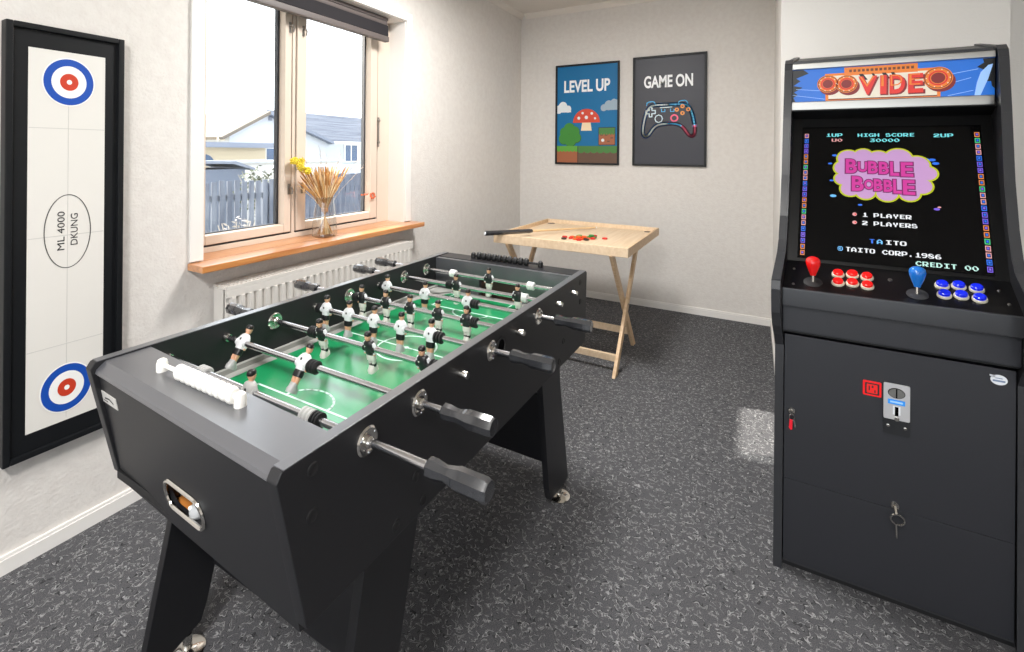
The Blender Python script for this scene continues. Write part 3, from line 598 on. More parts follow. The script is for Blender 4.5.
# players
def player(kind, name):
    m = MB(); wt = kind == 'white'
    shirt = 'shirt_white' if wt else 'shirt_black'; shorts = 'shirt_black' if wt else 'sock_white'; sock = 'sock_white'
    m.loft([(-0.016, 0.0145, 0.0095, 0, 0), (-0.006, 0.0150, 0.0110, 0, 0), (0.008, 0.0160, 0.0125, 0, 0), (0.016, 0.0165, 0.0100, 0, 0), (0.021, 0.012, 0.0080, 0, 0), (0.024, 0.006, 0.006, 0, 0)], shirt, 14, power=0.8)
    for sx in (-1, 1):
        m.loft([(-0.012, 0.0035, 0.0045, sx*0.0165, 0.003), (-0.002, 0.0042, 0.0055, sx*0.0182, 0.001), (0.010, 0.0048, 0.0060, sx*0.0172, 0), (0.0175, 0.0035, 0.0045, sx*0.0140, 0)], 'shirt_white', 8)
        m.ball((sx*0.0162, 0.004, -0.014), 0.0036, 'skin', seg=8)
        m.loft([(-0.048, 0.0050, 0.0055, sx*0.0052, 0.001), (-0.040, 0.0060, 0.0070, sx*0.0055, 0), (-0.030, 0.0064, 0.0075, sx*0.0062, 0)], 'skin' if wt else 'sock_white', 10)
    m.loft([(-0.032, 0.0140, 0.0100, 0, 0), (-0.024, 0.0142, 0.0102, 0, 0), (-0.0155, 0.0138, 0.0095, 0, 0)], shorts, 14, power=0.8)
    if not wt: m.loft([(-0.052, 0.0112, 0.0075, 0, 0.001), (-0.044, 0.0118, 0.0080, 0, 0)], 'shirt_black', 12, power=0.8)
    m.loft([(-0.068, 0.0105, 0.0145, 0, 0.003), (-0.060, 0.0110, 0.0150, 0, 0.003), (-0.053, 0.0105, 0.0095, 0, 0.001), (-0.045, 0.0100, 0.0072, 0, 0)], 'boot_grey' if wt else sock, 12, power=0.7)
    m.cyl((0, 0, 0.021), (0, 0, 0.028), 0.0052, 'skin', seg=10)
    m.loft([(0.0255, 0.0055, 0.0060, 0, 0.002), (0.030, 0.0080, 0.0088, 0, 0.001), (0.036, 0.0088, 0.0098, 0, 0), (0.041, 0.0082, 0.0092, 0, 0), (0.044, 0.0060, 0.0070, 0, 0)], 'skin', 12)
    m.loft([(0.0355, 0.0080, 0.0070, 0, -0.0035), (0.038, 0.0096, 0.0100, 0, -0.0010), (0.0425, 0.0092, 0.0104, 0, -0.0004), (0.0465, 0.0066, 0.0078, 0, -0.0004), (0.0480, 0.0020, 0.0025, 0, 0)], 'hair_black', 12)
    m.ball((0, 0.0102, 0.034), 0.0018, 'skin', seg=6)
    for sx in (-1, 1): m.ball((sx*0.0032, 0.0090, 0.0365), 0.0010, 'ink_black', seg=6)
    m.cyl((-0.019, 0, 0), (0.019, 0, 0), 0.0105, shirt, seg=12)
    if wt: m.ball((0.006, 0.0115, 0.010), 0.0022, 'ink_black', (1, 0.3, 1), seg=6); m.ball((0.0, -0.0122, 0.008), 0.0035, 'ink_black', (1, 0.2, 1), seg=6)
    else: m.ball((0.006, 0.0115, 0.010), 0.0022, 'sock_white', (1, 0.3, 1), seg=6)
    if not wt: m.v = [Vector((-v.x, -v.y, v.z)) for v in m.v]
    return m
WH = player('white', 'w'); BK = player('black', 'b')
GO = player('white', 'w'); GO.names = ['bumper_grey' if q == 'shirt_white' else q for q in GO.names]
protos = {}
def handle_bm(sx):                                          # octagonal grip, pointing outwards along x
    m = MB()
    pr_ = [(0.0125, 0.0), (0.0165, 0.004), (0.0165, 0.018), (0.0130, 0.036), (0.0165, 0.054), (0.0190, 0.062), (0.0190, 0.112), (0.0165, 0.118), (0.0, 0.119)]
    m.lathe([(0, 0)]+pr_, 'grip_black', (0, 0, 0), (sx, 0, 0), 8, phase=PI/8); return m
rods = {                                                    # rod: (side of the grip, grip start, tilt in degrees, kind, players, bumpers [(x, material, length)])
    0: (1, 0.488, -6, 'goalie', [0.010], [(-0.163, 'bumper_grey', 0.030), (0.196, 'bumper_grey', 0.032), (0.222, 'rubber_black', 0.022)]),
    1: (1, 0.411, -34, 'white', [-0.252, -0.008], [(0.030, 'rubber_black', 0.030)]),
    2: (-1, -0.439, 14, 'black', [-0.118, 0.067, 0.246], [(-0.150, 'rubber_black', 0.026), (0.280, 'rubber_black', 0.024)]),
    3: (1, 0.409, -5, 'white', [-0.272, -0.170, -0.063, 0.044, 0.154], [(0.182, 'rubber_black', 0.028), (-0.302, 'rubber_black', 0.016)]),
    4: (-1, -0.491, 4, 'black', [-0.262, -0.150, -0.044, 0.070, 0.178], [(-0.288, 'rubber_black', 0.024), (0.206, 'rubber_black', 0.022)]),
    5: (1, 0.408, -3, 'white', [-0.282, -0.100, 0.085], [(0.115, 'rubber_black', 0.030), (-0.308, 'rubber_black', 0.014)]),
    6: (-1, -0.488, 6, 'black', [-0.063, 0.204], [(-0.094, 'rubber_black', 0.026), (0.232, 'bumper_white', 0.022)]),
    7: (-1, -0.501, 2, 'black', [-0.004], [(-0.180, 'bumper_white', 0.030), (0.186, 'bumper_white', 0.030)]),
}
RZ = 0.776
first = {}
for k, (sd, gs, tilt, kind, xs, bumps) in rods.items():
    yk = -0.547+0.155*k
    m = MB()
    if sd > 0: m.cyl((-0.318, 0, 0), (gs+0.05, 0, 0), 0.0080, 'steel_rod', seg=16)
    else: m.cyl((gs-0.05, 0, 0), (0.372, 0, 0), 0.0080, 'steel_rod', seg=16)
    rod = m.build('rod', ft); rod.location = (0, yk, RZ); rod.rotation_euler = (math.radians(tilt), 0, 0)
    for x in xs:
        if kind not in first:
            first[kind] = {'goalie': GO, 'white': WH, 'black': BK}[kind].build('player_figure', rod, 50); first[kind].location = (x, 0, 0)
        else: copy_to(first[kind], rod, (x, 0, 0))
    key = 'grip%d' % sd
    if key not in first: first[key] = handle_bm(sd).build('handle', rod, 30); first[key].location = (gs, 0, 0)
    else: copy_to(first[key], rod, (gs, 0, 0))
    for x, m_, ln_ in bumps:
        b_ = MB(); n_ = 3; w1 = ln_/n_
        for i in range(n_):
            c0 = x-ln_/2+i*w1
            b_.lathe([(0.0125, 0), (0.0160, w1*0.25), (0.0160, w1*0.75), (0.0125, w1)], m_, (c0, 0, 0), (1, 0, 0), 16)
        b_.build('bumper', rod)
    # bushings on both walls
    def disc(x, sgn, r):
        m3 = MB(); m3.lathe([(r, 0), (r, 0.002), (r*0.88, 0.005), (r*0.62, 0.0045), (r*0.55, 0.003), (0.0105, 0.003), (0.0105, 0.009), (0.0082, 0.012)], 'chrome', (x, yk, RZ), (sgn, 0, 0), 28)
        for a in (0.6, 2.7, 4.8): m3.lathe([(0.0026, 0.0045), (0.0020, 0.006), (0, 0.006)], 'steel_rod', (x, yk+r*0.76*math.cos(a), RZ+r*0.76*math.sin(a)), (sgn, 0, 0), 8)
        m3.build('bushing', ft)
    if sd > 0:
        disc(0.351, 1, 0.0265)
        m3 = MB(); m3.lathe([(0.0125, 0), (0.0125, 0.006), (0.010, 0.012), (0.0085, 0.012)], 'chrome', (-0.325, yk, RZ), (1, 0, 0), 18); m3.build('rod_end_cap', ft)
    else:
        disc(-0.325, 1, 0.0250)
        m3 = MB(); m3.lathe([(0.0095, 0), (0.0095, 0.020), (0.0075, 0.024), (0, 0.024)], 'chrome', (0.351, yk, RZ), (1, 0, 0), 16); m3.build('rod_end_cap', ft)
# score counters
def scorer(y, xc, body, beads, half, lowpart):
    s_ = MB(); z = 0.833; top = 0.021
    for sx in (-1, 1): s_.loft([(0.8165, 0.010, 0.011, xc+sx*half, y), (z, 0.0105, 0.011, xc+sx*half, y), (z+0.008, 0.009, 0.009, xc+sx*half, y), (z+0.011, 0.005, 0.005, xc+sx*half, y)], body, 16, power=0.8)
    s_.cyl((xc-half, y, z-0.002), (xc+half, y, z-0.002), 0.0045, body, seg=10)
    o = s_.build('score_counter', ft); pb = None
    for i in range(10):
        x = xc+half-0.026-i*0.0200 if lowpart else xc-half+0.03+i*0.026
        if pb is None:
            q = MB(); q.lathe([(0.006, -0.009), (0.0115, -0.008), (0.0132, -0.003), (0.0132, 0.004), (0.0110, 0.009), (0.006, 0.0095)], beads, (0, 0, 0), (1, 0, 0), 16, sy=1.3)
            pb = q.build('bead', o); pb.location = (x, y, z-0.002)
        else: copy_to(pb, o, (x, y, z-0.002))
scorer(-0.640, -0.022, 'bead_white', 'bead_white', 0.140, True)
scorer(0.680, 0.0, 'rubber_black', 'rubber_black', 0.165, False)
# legs
lp_ = [(-0.350, 0.60), (-0.350, 0.545), (-0.445, 0.105), (-0.462, 0.055), (-0.515, 0.030), (-0.600, 0.075), (-0.600, 0.098), (-0.500, 0.50), (-0.490, 0.60)]
for sy in (-1, 1):
    for sx in (-1, 1):
        xa = 0.300 if sx > 0 else -0.322
        if sy < 0: pts = [(-0.500, 0.60), (-0.345, 0.60), (-0.345, 0.54), (-0.455, 0.100), (-0.470, 0.060), (-0.555, 0.034), (-0.605, 0.080)]
        else: pts = [(0.330, 0.60), (0.498, 0.60), (0.507, 0.452), (0.604, 0.034), (0.560, 0.034), (0.425, 0.052), (0.405, 0.100), (0.336, 0.50)]
        lg = MB().prism([(xa, a, b) for a, b in pts], (0.022, 0, 0), 'black_side', 0.002).build('leg', ft)
        yf = -0.500 if sy < 0 else 0.531
        ft_ = MB(); xf = xa+0.011
        ft_.lathe([(0.042, 0), (0.042, 0.004), (0.036, 0.008), (0.012, 0.012), (0.010, 0.046)], 'chrome', (xf, yf, 0.0), (0, 0, 1), 28); ft_.build('leveling_foot', lg)
MB().prism([(-0.30, -0.440, 0.19), (-0.30, -0.360, 0.54), (-0.30, -0.340, 0.54), (-0.30, -0.420, 0.19)], (0.60, 0, 0), 'black_side').build('leg_crossboard', ft)
MB().prism([(-0.30, 0.410, 0.19), (-0.30, 0.360, 0.45), (-0.30, 0.378, 0.45), (-0.30, 0.428, 0.19)], (0.60, 0, 0), 'black_side').build('leg_crossboard', ft)
# ball lying in the ball return
bl = MB(); bl.ball((0, 0, 0), 0.017, 'ball_grey', seg=20).ball((-0.006, -0.0125, 0.009), 0.0045, 'ring_white', seg=8)
a_ = -0.0095
def fw_(x, y, z): return Vector((-0.952+x*math.cos(a_)-y*math.sin(a_), 1.204+x*math.sin(a_)+y*math.cos(a_), z))
o = bl.build('foosball'); o.location = fw_(hx+0.012, -0.651, 0.5835); tag(o, 'small grey ball resting in the ball return of the foosball table', 'ball')

# ================================================================== ARCADE CABINET (u across, v back from the front, z up)
SH = 0.13; CR = Vector((0.345, 1.80, 0))
ac = thing('arcade_cabinet', CR, 'tall black upright arcade cabinet with a lit marquee and game screen', 'arcade cabinet')
def cw(v): return Vector((v[0]+SH*v[1], 1.80+v[1], v[2]))-CR
def cb(mb, name, parent=None, smooth=35): return mb.warp(cw).build(name, parent or ac, smooth)
prof = [(-0.012, 0.0), (0.000, 0.70), (-0.040, 0.745), (-0.085, 0.785), (-0.112, 0.83), (-0.122, 0.90), (-0.115, 0.925), (-0.02, 0.962), (0.035, 0.985), (0.070, 1.02), (0.108, 1.095), (0.153, 1.23), (0.190, 1.43), (0.226, 1.600), (0.234, 1.622), (0.26, 1.640), (0.578, 1.705), (0.578, 0.0)]
for s_ in (0, 1):
    u0, u1 = (0.062, 0.083) if s_ == 0 else (0.605, 0.626)
    sp = cb(MB().prism([(u0, a, b) for a, b in prof], (u1-u0, 0, 0), 'cabinet_side', 0.003), 'side_panel')
    tm = MB(); um = (u0+u1)/2
    fr_pts = prof[:16]
    pts = []
    for a, b in fr_pts: pts.append((um, a, b))
    # T-moulding: a rounded band along the front edge
    band = MB(); n_ = len(fr_pts)
    for i in range(n_-1):
        (a0, b0), (a1, b1) = fr_pts[i], fr_pts[i+1]
        d = Vector((0, a1-a0, b1-b0)).normalized(); nrm = Vector((0, -d.z, d.y)) if True else None
        q0 = Vector((u0-0.0012, a0, b0)); q1 = Vector((u0-0.0012, a1, b1)); wv = Vector((u1-u0+0.0024, 0, 0))
        band.prism([q0, q1, q1+nrm*0.0035, q0+nrm*0.0035], wv, 'cabinet_edge')
    cb(band, 'edge_trim', sp)
U0, U1 = 0.083, 0.605
cb(MB().box(U0, U1, 0.560, 0.576, 0.02, 1.69, 'cabinet_side'), 'rear_panel')
cb(MB().prism([(U0, 0.27, 1.632), (U0, 0.576, 1.698), (U0, 0.576, 1.684), (U0, 0.27, 1.618)], (U1-U0, 0, 0), 'cabinet_side'), 'top_panel')
cb(MB().box(U0, U1, 0.012, 0.56, 0.0, 0.0185, 'matte_black'), 'plinth')
# marquee
MV = 0.165
def mw(mb): return mb.warp(lambda v: ((v[0]+0.02145)*1.0433-0.0325, (1.8+v[1])*1.0433-1.8, 1.3+(v[2]-1.3)*1.0433))   # marquee set back under the side panels
mq = cb(mw(MB().box(U0, 0.586, MV, MV+0.012, 1.474, 1.600, 'marquee_blue')), 'marquee')
cb(mw(MB().box(U0, 0.586, MV-0.012, MV+0.03, 1.591, 1.610, 'brushed_silver', 0.002).box(U0, 0.586, MV+0.004, MV+0.05, 1.608, 1.622, 'cabinet_edge', 0.002)), 'marquee_trim')
cb(mw(MB().box(U0, 0.586, MV-0.010, MV+0.02, 1.452, 1.481, 'brushed_silver', 0.003)), 'marquee_trim')
Xq = frame_m((0, MV, 0), (1, 0, 0), (0, 0, 1))               # x = u, y = z, z towards the player
def mflat(name, fn): 
    m3 = MB(); fn(m3); return cb(mw(m3), name, mq)
def art_edge_left(m3):
    m3.flat([(0.083, 1.482), (0.098, 1.482), (0.092, 1.497), (0.104, 1.505), (0.094, 1.515), (0.118, 1.53), (0.092, 1.537), (0.112, 1.552), (0.100, 1.562), (0.135, 1.577), (0.12, 1.59), (0.083, 1.59)], 'marquee_black', Xq, 0.0001)
def art_edge_right(m3):
    m3.flat([(0.586, 1.50), (0.580, 1.508), (0.578, 1.522), (0.566, 1.522), (0.572, 1.535), (0.576, 1.548), (0.548, 1.566), (0.563, 1.578), (0.56, 1.59), (0.586, 1.59)], 'marquee_black', Xq, 0.0001)
def art_shine(m3):
    m3.flat([(0.543, 1.482), (0.556, 1.482), (0.572, 1.53), (0.582, 1.573), (0.572, 1.570), (0.556, 1.55), (0.548, 1.52)], 'marquee_pale_blue', Xq, 0.0004)
    for a, b, c, d in ((0.10, 1.525, 0.18, 1.515), (0.09, 1.505, 0.18, 1.488), (0.47, 1.545, 0.55, 1.56), (0.47, 1.515, 0.535, 1.535), (0.485, 1.484, 0.54, 1.497)): stroke(m3, [(a, b), (c, d)], 0.0014, 'marquee_pale_blue', Xq, 0.0004)
mflat('black_burst', art_edge_left); mflat('black_burst', art_edge_right); mflat('light_streaks', art_shine)
def art_plate(m3):
    m3.flat([(0.182, 1.482), (0.468, 1.482), (0.468, 1.572), (0.180, 1.572)], 'marquee_orange', Xq, 0.0003)
    m3.flat([(0.190, 1.486), (0.460, 1.486), (0.460, 1.564), (0.188, 1.564)], 'marquee_cream', Xq, 0.0007)
    m3.flat([(0.232, 1.562), (0.415, 1.562), (0.415, 1.589), (0.232, 1.589)], 'marquee_orange', Xq, 0.0009)
    m3.flat([(0.19, 1.4845), (0.46, 1.4845), (0.46, 1.4875), (0.19, 1.4875)], 'marquee_brown', Xq, 0.0011)
    for i in range(15): m3.flat([(0.245+i*0.011, 1.573), (0.252+i*0.011, 1.573), (0.252+i*0.011, 1.581), (0.245+i*0.011, 1.581)], 'marquee_brown', Xq, 0.0013)
    for a, b in ((0.270, 0.285), (0.302, 0.312), (0.328, 0.342), (0.350, 0.362)): m3.flat([(a, 1.565), (b-0.004, 1.565), (b+0.008, 1.545), (a+0.010, 1.545)], 'marquee_black', Xq, 0.0011)
mflat('orange_plate', art_plate)
for c, z, r in ((0.188, 1.538, 0.029), (0.238, 1.535, 0.029), (0.462, 1.539, 0.034)):
    def art_ring(m3):
        m3.flat(ell(c+0.006, z-0.010, r, r*0.95, 24), 'marquee_dark_red', Xq, 0.0014)
        m3.flat(ell(c, z, r, r, 28), 'marquee_orange', Xq, 0.0018); ring(m3, c, z, r*0.93, r*0.93, 0.002, 'marquee_brown', Xq, 0.0023, n=24)
        ring(m3, c, z, r*0.66, r*0.66, 0.004, 'marquee_red', Xq, 0.0023, n=24); m3.flat(ell(c, z, r*0.48, r*0.48, 20), 'marquee_dark_red', Xq, 0.0027)
        for i in range(10): a = 2*PI*i/10; m3.flat(ell(c+r*0.80*math.cos(a), z+r*0.80*math.sin(a), 0.0016, 0.0016, 8), 'marquee_cream', Xq, 0.0027)
    mflat('ring_ornament', art_ring)
m3 = MB()
for i, (ch, c, w_) in enumerate((('V', 0.292, 0.046), ('I', 0.331, 0.014), ('D', 0.365, 0.036), ('E', 0.409, 0.034))):
    m3.add(text_bm(ch, w_+0.006, 0.060, bold=0.045, c=(c+0.004, 1.523)), 'marquee_dark_red', Xq @ Matrix.Translation((0, 0, 0.0030)))
    m3.add(text_bm(ch, w_+0.002, 0.060, bold=0.04, c=(c+0.001, 1.527)), 'marquee_red', Xq @ Matrix.Translation((0, 0, 0.0034)))
    m3.add(text_bm(ch, w_-0.008, 0.034, bold=-0.012, c=(c-0.001, 1.539)), 'marquee_orange', Xq @ Matrix.Translation((0, 0, 0.0039)))
cb(mw(m3), 'marquee_lettering', mq)
# speaker panel below the marquee, bezel and screen
cb(MB().prism([(U0, 0.245, 1.456), (U0, 0.330, 1.425), (U0, 0.330, 1.440), (U0, 0.245, 1.470)], (U1-U0, 0, 0), 'bezel_black'), 'speaker_panel')
def sv(z): return 0.08+(z-0.96)*0.476
sn = Vector((0, -1, 0.476)).normalized()
bz = cb(MB().prism([(U0, sv(0.935)+0.006, 0.935), (U0, sv(1.45)+0.006, 1.45), (U0, sv(1.45)+0.026, 1.45), (U0, sv(0.935)+0.026, 0.935)], (U1-U0, 0, 0), 'bezel_black'), 'monitor_bezel')
scn = cb(MB().prism([(0.112, sv(0.966)+0.001, 0.966), (0.112, sv(1.400)+0.001, 1.400), (0.112, sv(1.400)+0.012, 1.400), (0.112, sv(0.966)+0.012, 0.966)], (0.465, 0, 0), 'screen_black'), 'screen')
Xs = frame_m((0, sv(0.0)+0.001, 0.0), (1, 0, 0), Vector((0, 0.476, 1)))
SL = math.sqrt(1+0.476**2)
def sy(z): return z*SL                                      # height on the screen plane
F = {'0': '0011100 0100110 1100011 1100011 1100011 0110010 0011100', '1': '0001100 0011100 0001100 0001100 0001100 0001100 0111111', '2': '0111110 1100011 0000111 0011110 0111100 1110000 1111111',
 '3': '0111111 0000110 0001100 0011110 0000011 1100011 0111110', '6': '0011110 0110000 1100000 1111110 1100011 1100011 0111110', '8': '0111100 1100010 1110010 0111100 1001111 1000011 0111110', '9': '0111110 1100011 1100011 0111111 0000011 0000110 0111100',
 'A': '0011100 0110110 1100011 1100011 1111111 1100011 1100011', 'C': '0011110 0110011 1100000 1100000 1100000 0110011 0011110', 'D': '1111100 1100110 1100011 1100011 1100011 1100110 1111100', 'E': '0111111 0110000 0110000 0111110 0110000 0110000 0111111',
 'G': '0011111 0110000 1100000 1100111 1100011 0110011 0011111', 'H': '1100011 1100011 1100011 1111111 1100011 1100011 1100011', 'I': '0111111 0001100 0001100 0001100 0001100 0001100 0111111', 'L': '0110000 0110000 0110000 0110000 0110000 0110000 0111111',
 'O': '0111110 1100011 1100011 1100011 1100011 1100011 0111110', 'P': '1111110 1100011 1100011 1100011 1111110 1100000 1100000', 'R': '1111110 1100011 1100011 1100111 1111100 1101110 1100111', 'S': '0111100 1100110 1100000 0111110 0000011 1100011 0111110',
 'T': '0111111 0001100 0001100 0001100 0001100 0001100 0001100', 'U': '1100011 1100011 1100011 1100011 1100011 1100011 0111110', 'Y': '0110011 0110011 0110011 0011110 0001100 0001100 0001100', '.': '0000000 0000000 0000000 0000000 0000000 0011000 0011000',
 '@': '0111110 1000001 1011101 1010001 1011101 1000001 0111110', ' ': '0000000 0000000 0000000 0000000 0000000 0000000 0000000'}
def pix(m3, s, u0, u1, z, h, m):
    n_ = len(s); cw_ = (u1-u0)/(n_-1+7/8); px = cw_/8; py = h/7
    for i, ch in enumerate(s):
        for r, row in enumerate(F[ch].split()):
            c = 0
            while c < 7:
                if row[c] == '1':
                    e = c
                    while e < 7 and row[e] == '1': e += 1
                    x0 = u0+i*cw_+c*px; x1 = u0+i*cw_+e*px; y1 = sy(z)+h/2-r*py
                    m3.flat([(x0, y1-py), (x1, y1-py), (x1, y1), (x0, y1)], m, Xs, 0.0002, 0.0002); c = e
                else: c += 1
def ptext(*a): m3 = MB(); pix(m3, *a); return cb(m3, 'screen_text', scn, 0)
ptext('1UP', 0.181, 0.228, 1.371, 0.0125, 'glow_cyan'); ptext('U0', 0.198, 0.228, 1.353, 0.0115, 'glow_pinkish')
ptext('HIGH SCORE', 0.270, 0.418, 1.370, 0.0125, 'glow_cyan'); ptext('30000', 0.303, 0.380, 1.352, 0.0125, 'glow_cyan'); ptext('2UP', 0.465, 0.512, 1.367, 0.0125, 'glow_cyan')
ptext('1', 0.281, 0.295, 1.110, 0.0135, 'glow_white'); ptext('PLAYER', 0.310, 0.402, 1.110, 0.0135, 'glow_white'); ptext('2', 0.281, 0.295, 1.085, 0.0135, 'glow_white'); ptext('PLAYERS', 0.310, 0.415, 1.085, 0.0135, 'glow_white')
ptext('T', 0.297, 0.312, 1.032, 0.0135, 'glow_blue'); ptext('A', 0.317, 0.331, 1.032, 0.0140, 'glow_sky'); ptext('ITO', 0.337, 0.388, 1.032, 0.0135, 'glow_white')
ptext('TAITO CORP.1986', 0.238, 0.465, 1.003, 0.0140, 'glow_white'); ptext('@', 0.219, 0.232, 1.003, 0.0140, 'glow_sky'); ptext('CREDIT 00', 0.407, 0.543, 0.980, 0.0140, 'glow_mint')
m3 = MB()
for z in (1.110, 1.085): m3.flat(ell(0.262, sy(z), 0.006, 0.006, 10), 'glow_pinkish', Xs, 0.0002); m3.flat(ell(0.264, sy(z), 0.0025, 0.0025, 8), 'glow_red', Xs, 0.0006)
cb(m3, 'menu_bubble', scn)
# title logo
def cloud(k):
    pts = []
    for u_, z_, r in CL: pass
    return pts
lobes = [(0.245, 1.290, 0.030), (0.285, 1.298, 0.026), (0.325, 1.288, 0.030), (0.375, 1.290, 0.036), (0.420, 1.270, 0.032), (0.445, 1.245, 0.024), (0.430, 1.205, 0.026), (0.400, 1.182, 0.026), (0.345, 1.180, 0.028), (0.290, 1.182, 0.026), (0.250, 1.190, 0.026), (0.230, 1.222, 0.022), (0.232, 1.258, 0.026)]
m3 = MB()
for i, (a, b, r) in enumerate(lobes): m3.flat(ell(a, sy(b), r+0.004, r+0.004, 22), 'glow_yellow', Xs, 0.0002+0.00001*i)
cb(m3, 'logo_outline', scn)
m3 = MB()
for i, (a, b, r) in enumerate(lobes): m3.flat(ell(a, sy(b), r-0.001, r-0.001, 22), 'glow_lilac', Xs, 0.0005+0.00001*i)
m3.flat([(0.235, sy(1.19)), (0.43, sy(1.19)), (0.44, sy(1.25)), (0.40, sy(1.29)), (0.25, sy(1.29)), (0.225, sy(1.24))], 'glow_lilac', Xs, 0.0008)
cb(m3, 'logo_cloud', scn)
def bubble_word(letters, z, big):
    for ly, (m_, b, dz) in enumerate((('glow_plum', 0.085, 0), ('glow_magenta', 0.030, 1))):
        m4 = MB()
        for i, (ch, c, w_, h_) in enumerate(letters):
            g = 0.006 if ly == 0 else 0.0
            m4.add(text_bm(ch, w_+g, h_+g, bold=b, c=(c, sy(z-(c-0.25)*0.055))), m_, Xs @ Matrix.Translation((0, 0, 0.0013+0.0005*ly+0.00001*i)))
        cb(m4, 'logo_shadow' if ly == 0 else 'logo_lettering', scn)
bubble_word([('B', 0.253, 0.030, 0.052), ('U', 0.283, 0.024, 0.036), ('B', 0.310, 0.025, 0.044), ('B', 0.338, 0.025, 0.044), ('L', 0.365, 0.022, 0.050), ('E', 0.396, 0.030, 0.050)], 1.264, 0)
bubble_word([('B', 0.270, 0.031, 0.052), ('O', 0.299, 0.023, 0.034), ('B', 0.323, 0.022, 0.042), ('B', 0.348, 0.022, 0.042), ('L', 0.371, 0.021, 0.048), ('E', 0.399, 0.029, 0.050)], 1.208, 0)
m3 = MB()
for a, b, r, m_ in ((0.207, 1.300, 0.005, 'glow_blue'), (0.195, 1.272, 0.004, 'glow_blue'), (0.200, 1.215, 0.004, 'glow_blue'), (0.205, 1.165, 0.006, 'glow_sky'), (0.276, 1.140, 0.004, 'glow_blue'), (0.445, 1.290, 0.004, 'glow_blue'), (0.458, 1.288, 0.006, 'glow_blue'), (0.466, 1.277, 0.006, 'glow_blue'), (0.462, 1.138, 0.005, 'glow_violet'), (0.468, 1.144, 0.003, 'glow_pinkish')):
    m3.flat(ell(a, sy(b), r*1.5, r*0.8, 10), m_, Xs, 0.0002)
cb(m3, 'stray_bubbles', scn)
pal = ['glow_orange', 'glow_violet', 'glow_pinkish', 'glow_orange', 'glow_blue', 'glow_green', 'glow_violet', 'glow_pinkish']
for c, sd in ((0.1255, 0), (0.5665, 1)):
    m3 = MB(); n_ = 22
    for i in range(n_):
        z = 0.972+(1.378-0.972)*(i+0.5)/n_; mm = pal[(i*3+sd) % 8]; hw, hh = 0.0058, 0.0082
        for q, (m_, k) in enumerate(((mm, 1.0), ('screen_black', 0.66), ('glow_blue' if i % 3 else 'glow_violet', 0.42))):
            m3.flat([(c-hw*k, sy(z)-hh*k), (c+hw*k, sy(z)-hh*k), (c+hw*k, sy(z)+hh*k), (c-hw*k, sy(z)+hh*k)], m_, Xs, 0.0002+0.0005*q)
    cb(m3, 'screen_border', scn)
# control panel
def cz(v): return 0.892+(v+0.05)*0.47
cp = cb(MB().prism([(U0, -0.05, 0.892), (U0, 0.082, cz(0.082)), (U0, 0.082, cz(0.082)-0.02), (U0, -0.05, 0.872)], (U1-U0, 0, 0), 'control_black'), 'control_panel')
cb(MB().box(U0, U1, -0.056, -0.046, 0.838, 0.893, 'lip_grey', 0.003), 'panel_lip', cp)
cb(MB().box(U0, U1, -0.034, -0.016, 0.757, 0.842, 'cabinet_panel', 0.003).box(U0, U1, -0.03, 0.012, 0.842, 0.852, 'matte_black'), 'control_box_front')
cb(MB().box(U0, U1, -0.018, 0.02, 0.748, 0.757, 'matte_black'), 'control_box_base')
cn = Vector((0, -0.47, 1)).normalized()
for u, cm in ((0.159, 'stick_red'), (0.402, 'stick_blue')):
    v = -0.012; z = cz(v)
    j = cb(MB().lathe([(0.024, 0.0), (0.024, 0.0015), (0.019, 0.003), (0.007, 0.0035)], 'rubber_black' if u < 0.3 else 'lip_grey', (u, v, z), cn, 24).cyl((u, v, z), (u, v+0.002, z+0.030), 0.0042, 'chrome', seg=10), 'joystick', cp)
    o = MB().lathe([(0.0, 0.0), (0.0075, 0.001), (0.0088, 0.006), (0.0135, 0.018), (0.0185, 0.034), (0.0195, 0.043), (0.0175, 0.051), (0.012, 0.056), (0.005, 0.0585), (0, 0.059)], cm, (u, v+0.002, z+0.020), (0, 0.03, 1), 22); cb(o, 'joystick_top', j)
for us, cm in (((0.221, 0.256, 0.291), 'button_red'), ((0.459, 0.494, 0.530), 'button_blue')):
    for row, v in ((0, 0.034), (1, -0.004)):
        for i, u in enumerate(us):
            vv = v+(0.004 if i == 1 else 0); z = cz(vv)
            b_ = cb(MB().lathe([(0.0165, 0), (0.0165, 0.004), (0.0150, 0.0065), (0.0125, 0.0068), (0.0, 0.0068)], 'button_ring', (u, vv, z), cn, 24), 'push_button', cp)
            cb(MB().lathe([(0.0132, 0.004), (0.0130, 0.0125), (0.0105, 0.0150), (0.0, 0.0155)], cm, (u, vv, z), cn, 22), 'plunger', b_)
for u, v in ((0.345, 0.036), (0.107, 0.04), (0.110, -0.03), (0.575, 0.04), (0.585, -0.01)):
    cb(MB().lathe([(0.006 if u == 0.345 else 0.004, 0), (0.005 if u == 0.345 else 0.003, 0.003), (0, 0.0035)], 'brushed_silver', (u, v, cz(v)), cn, 12), 'screw', cp)
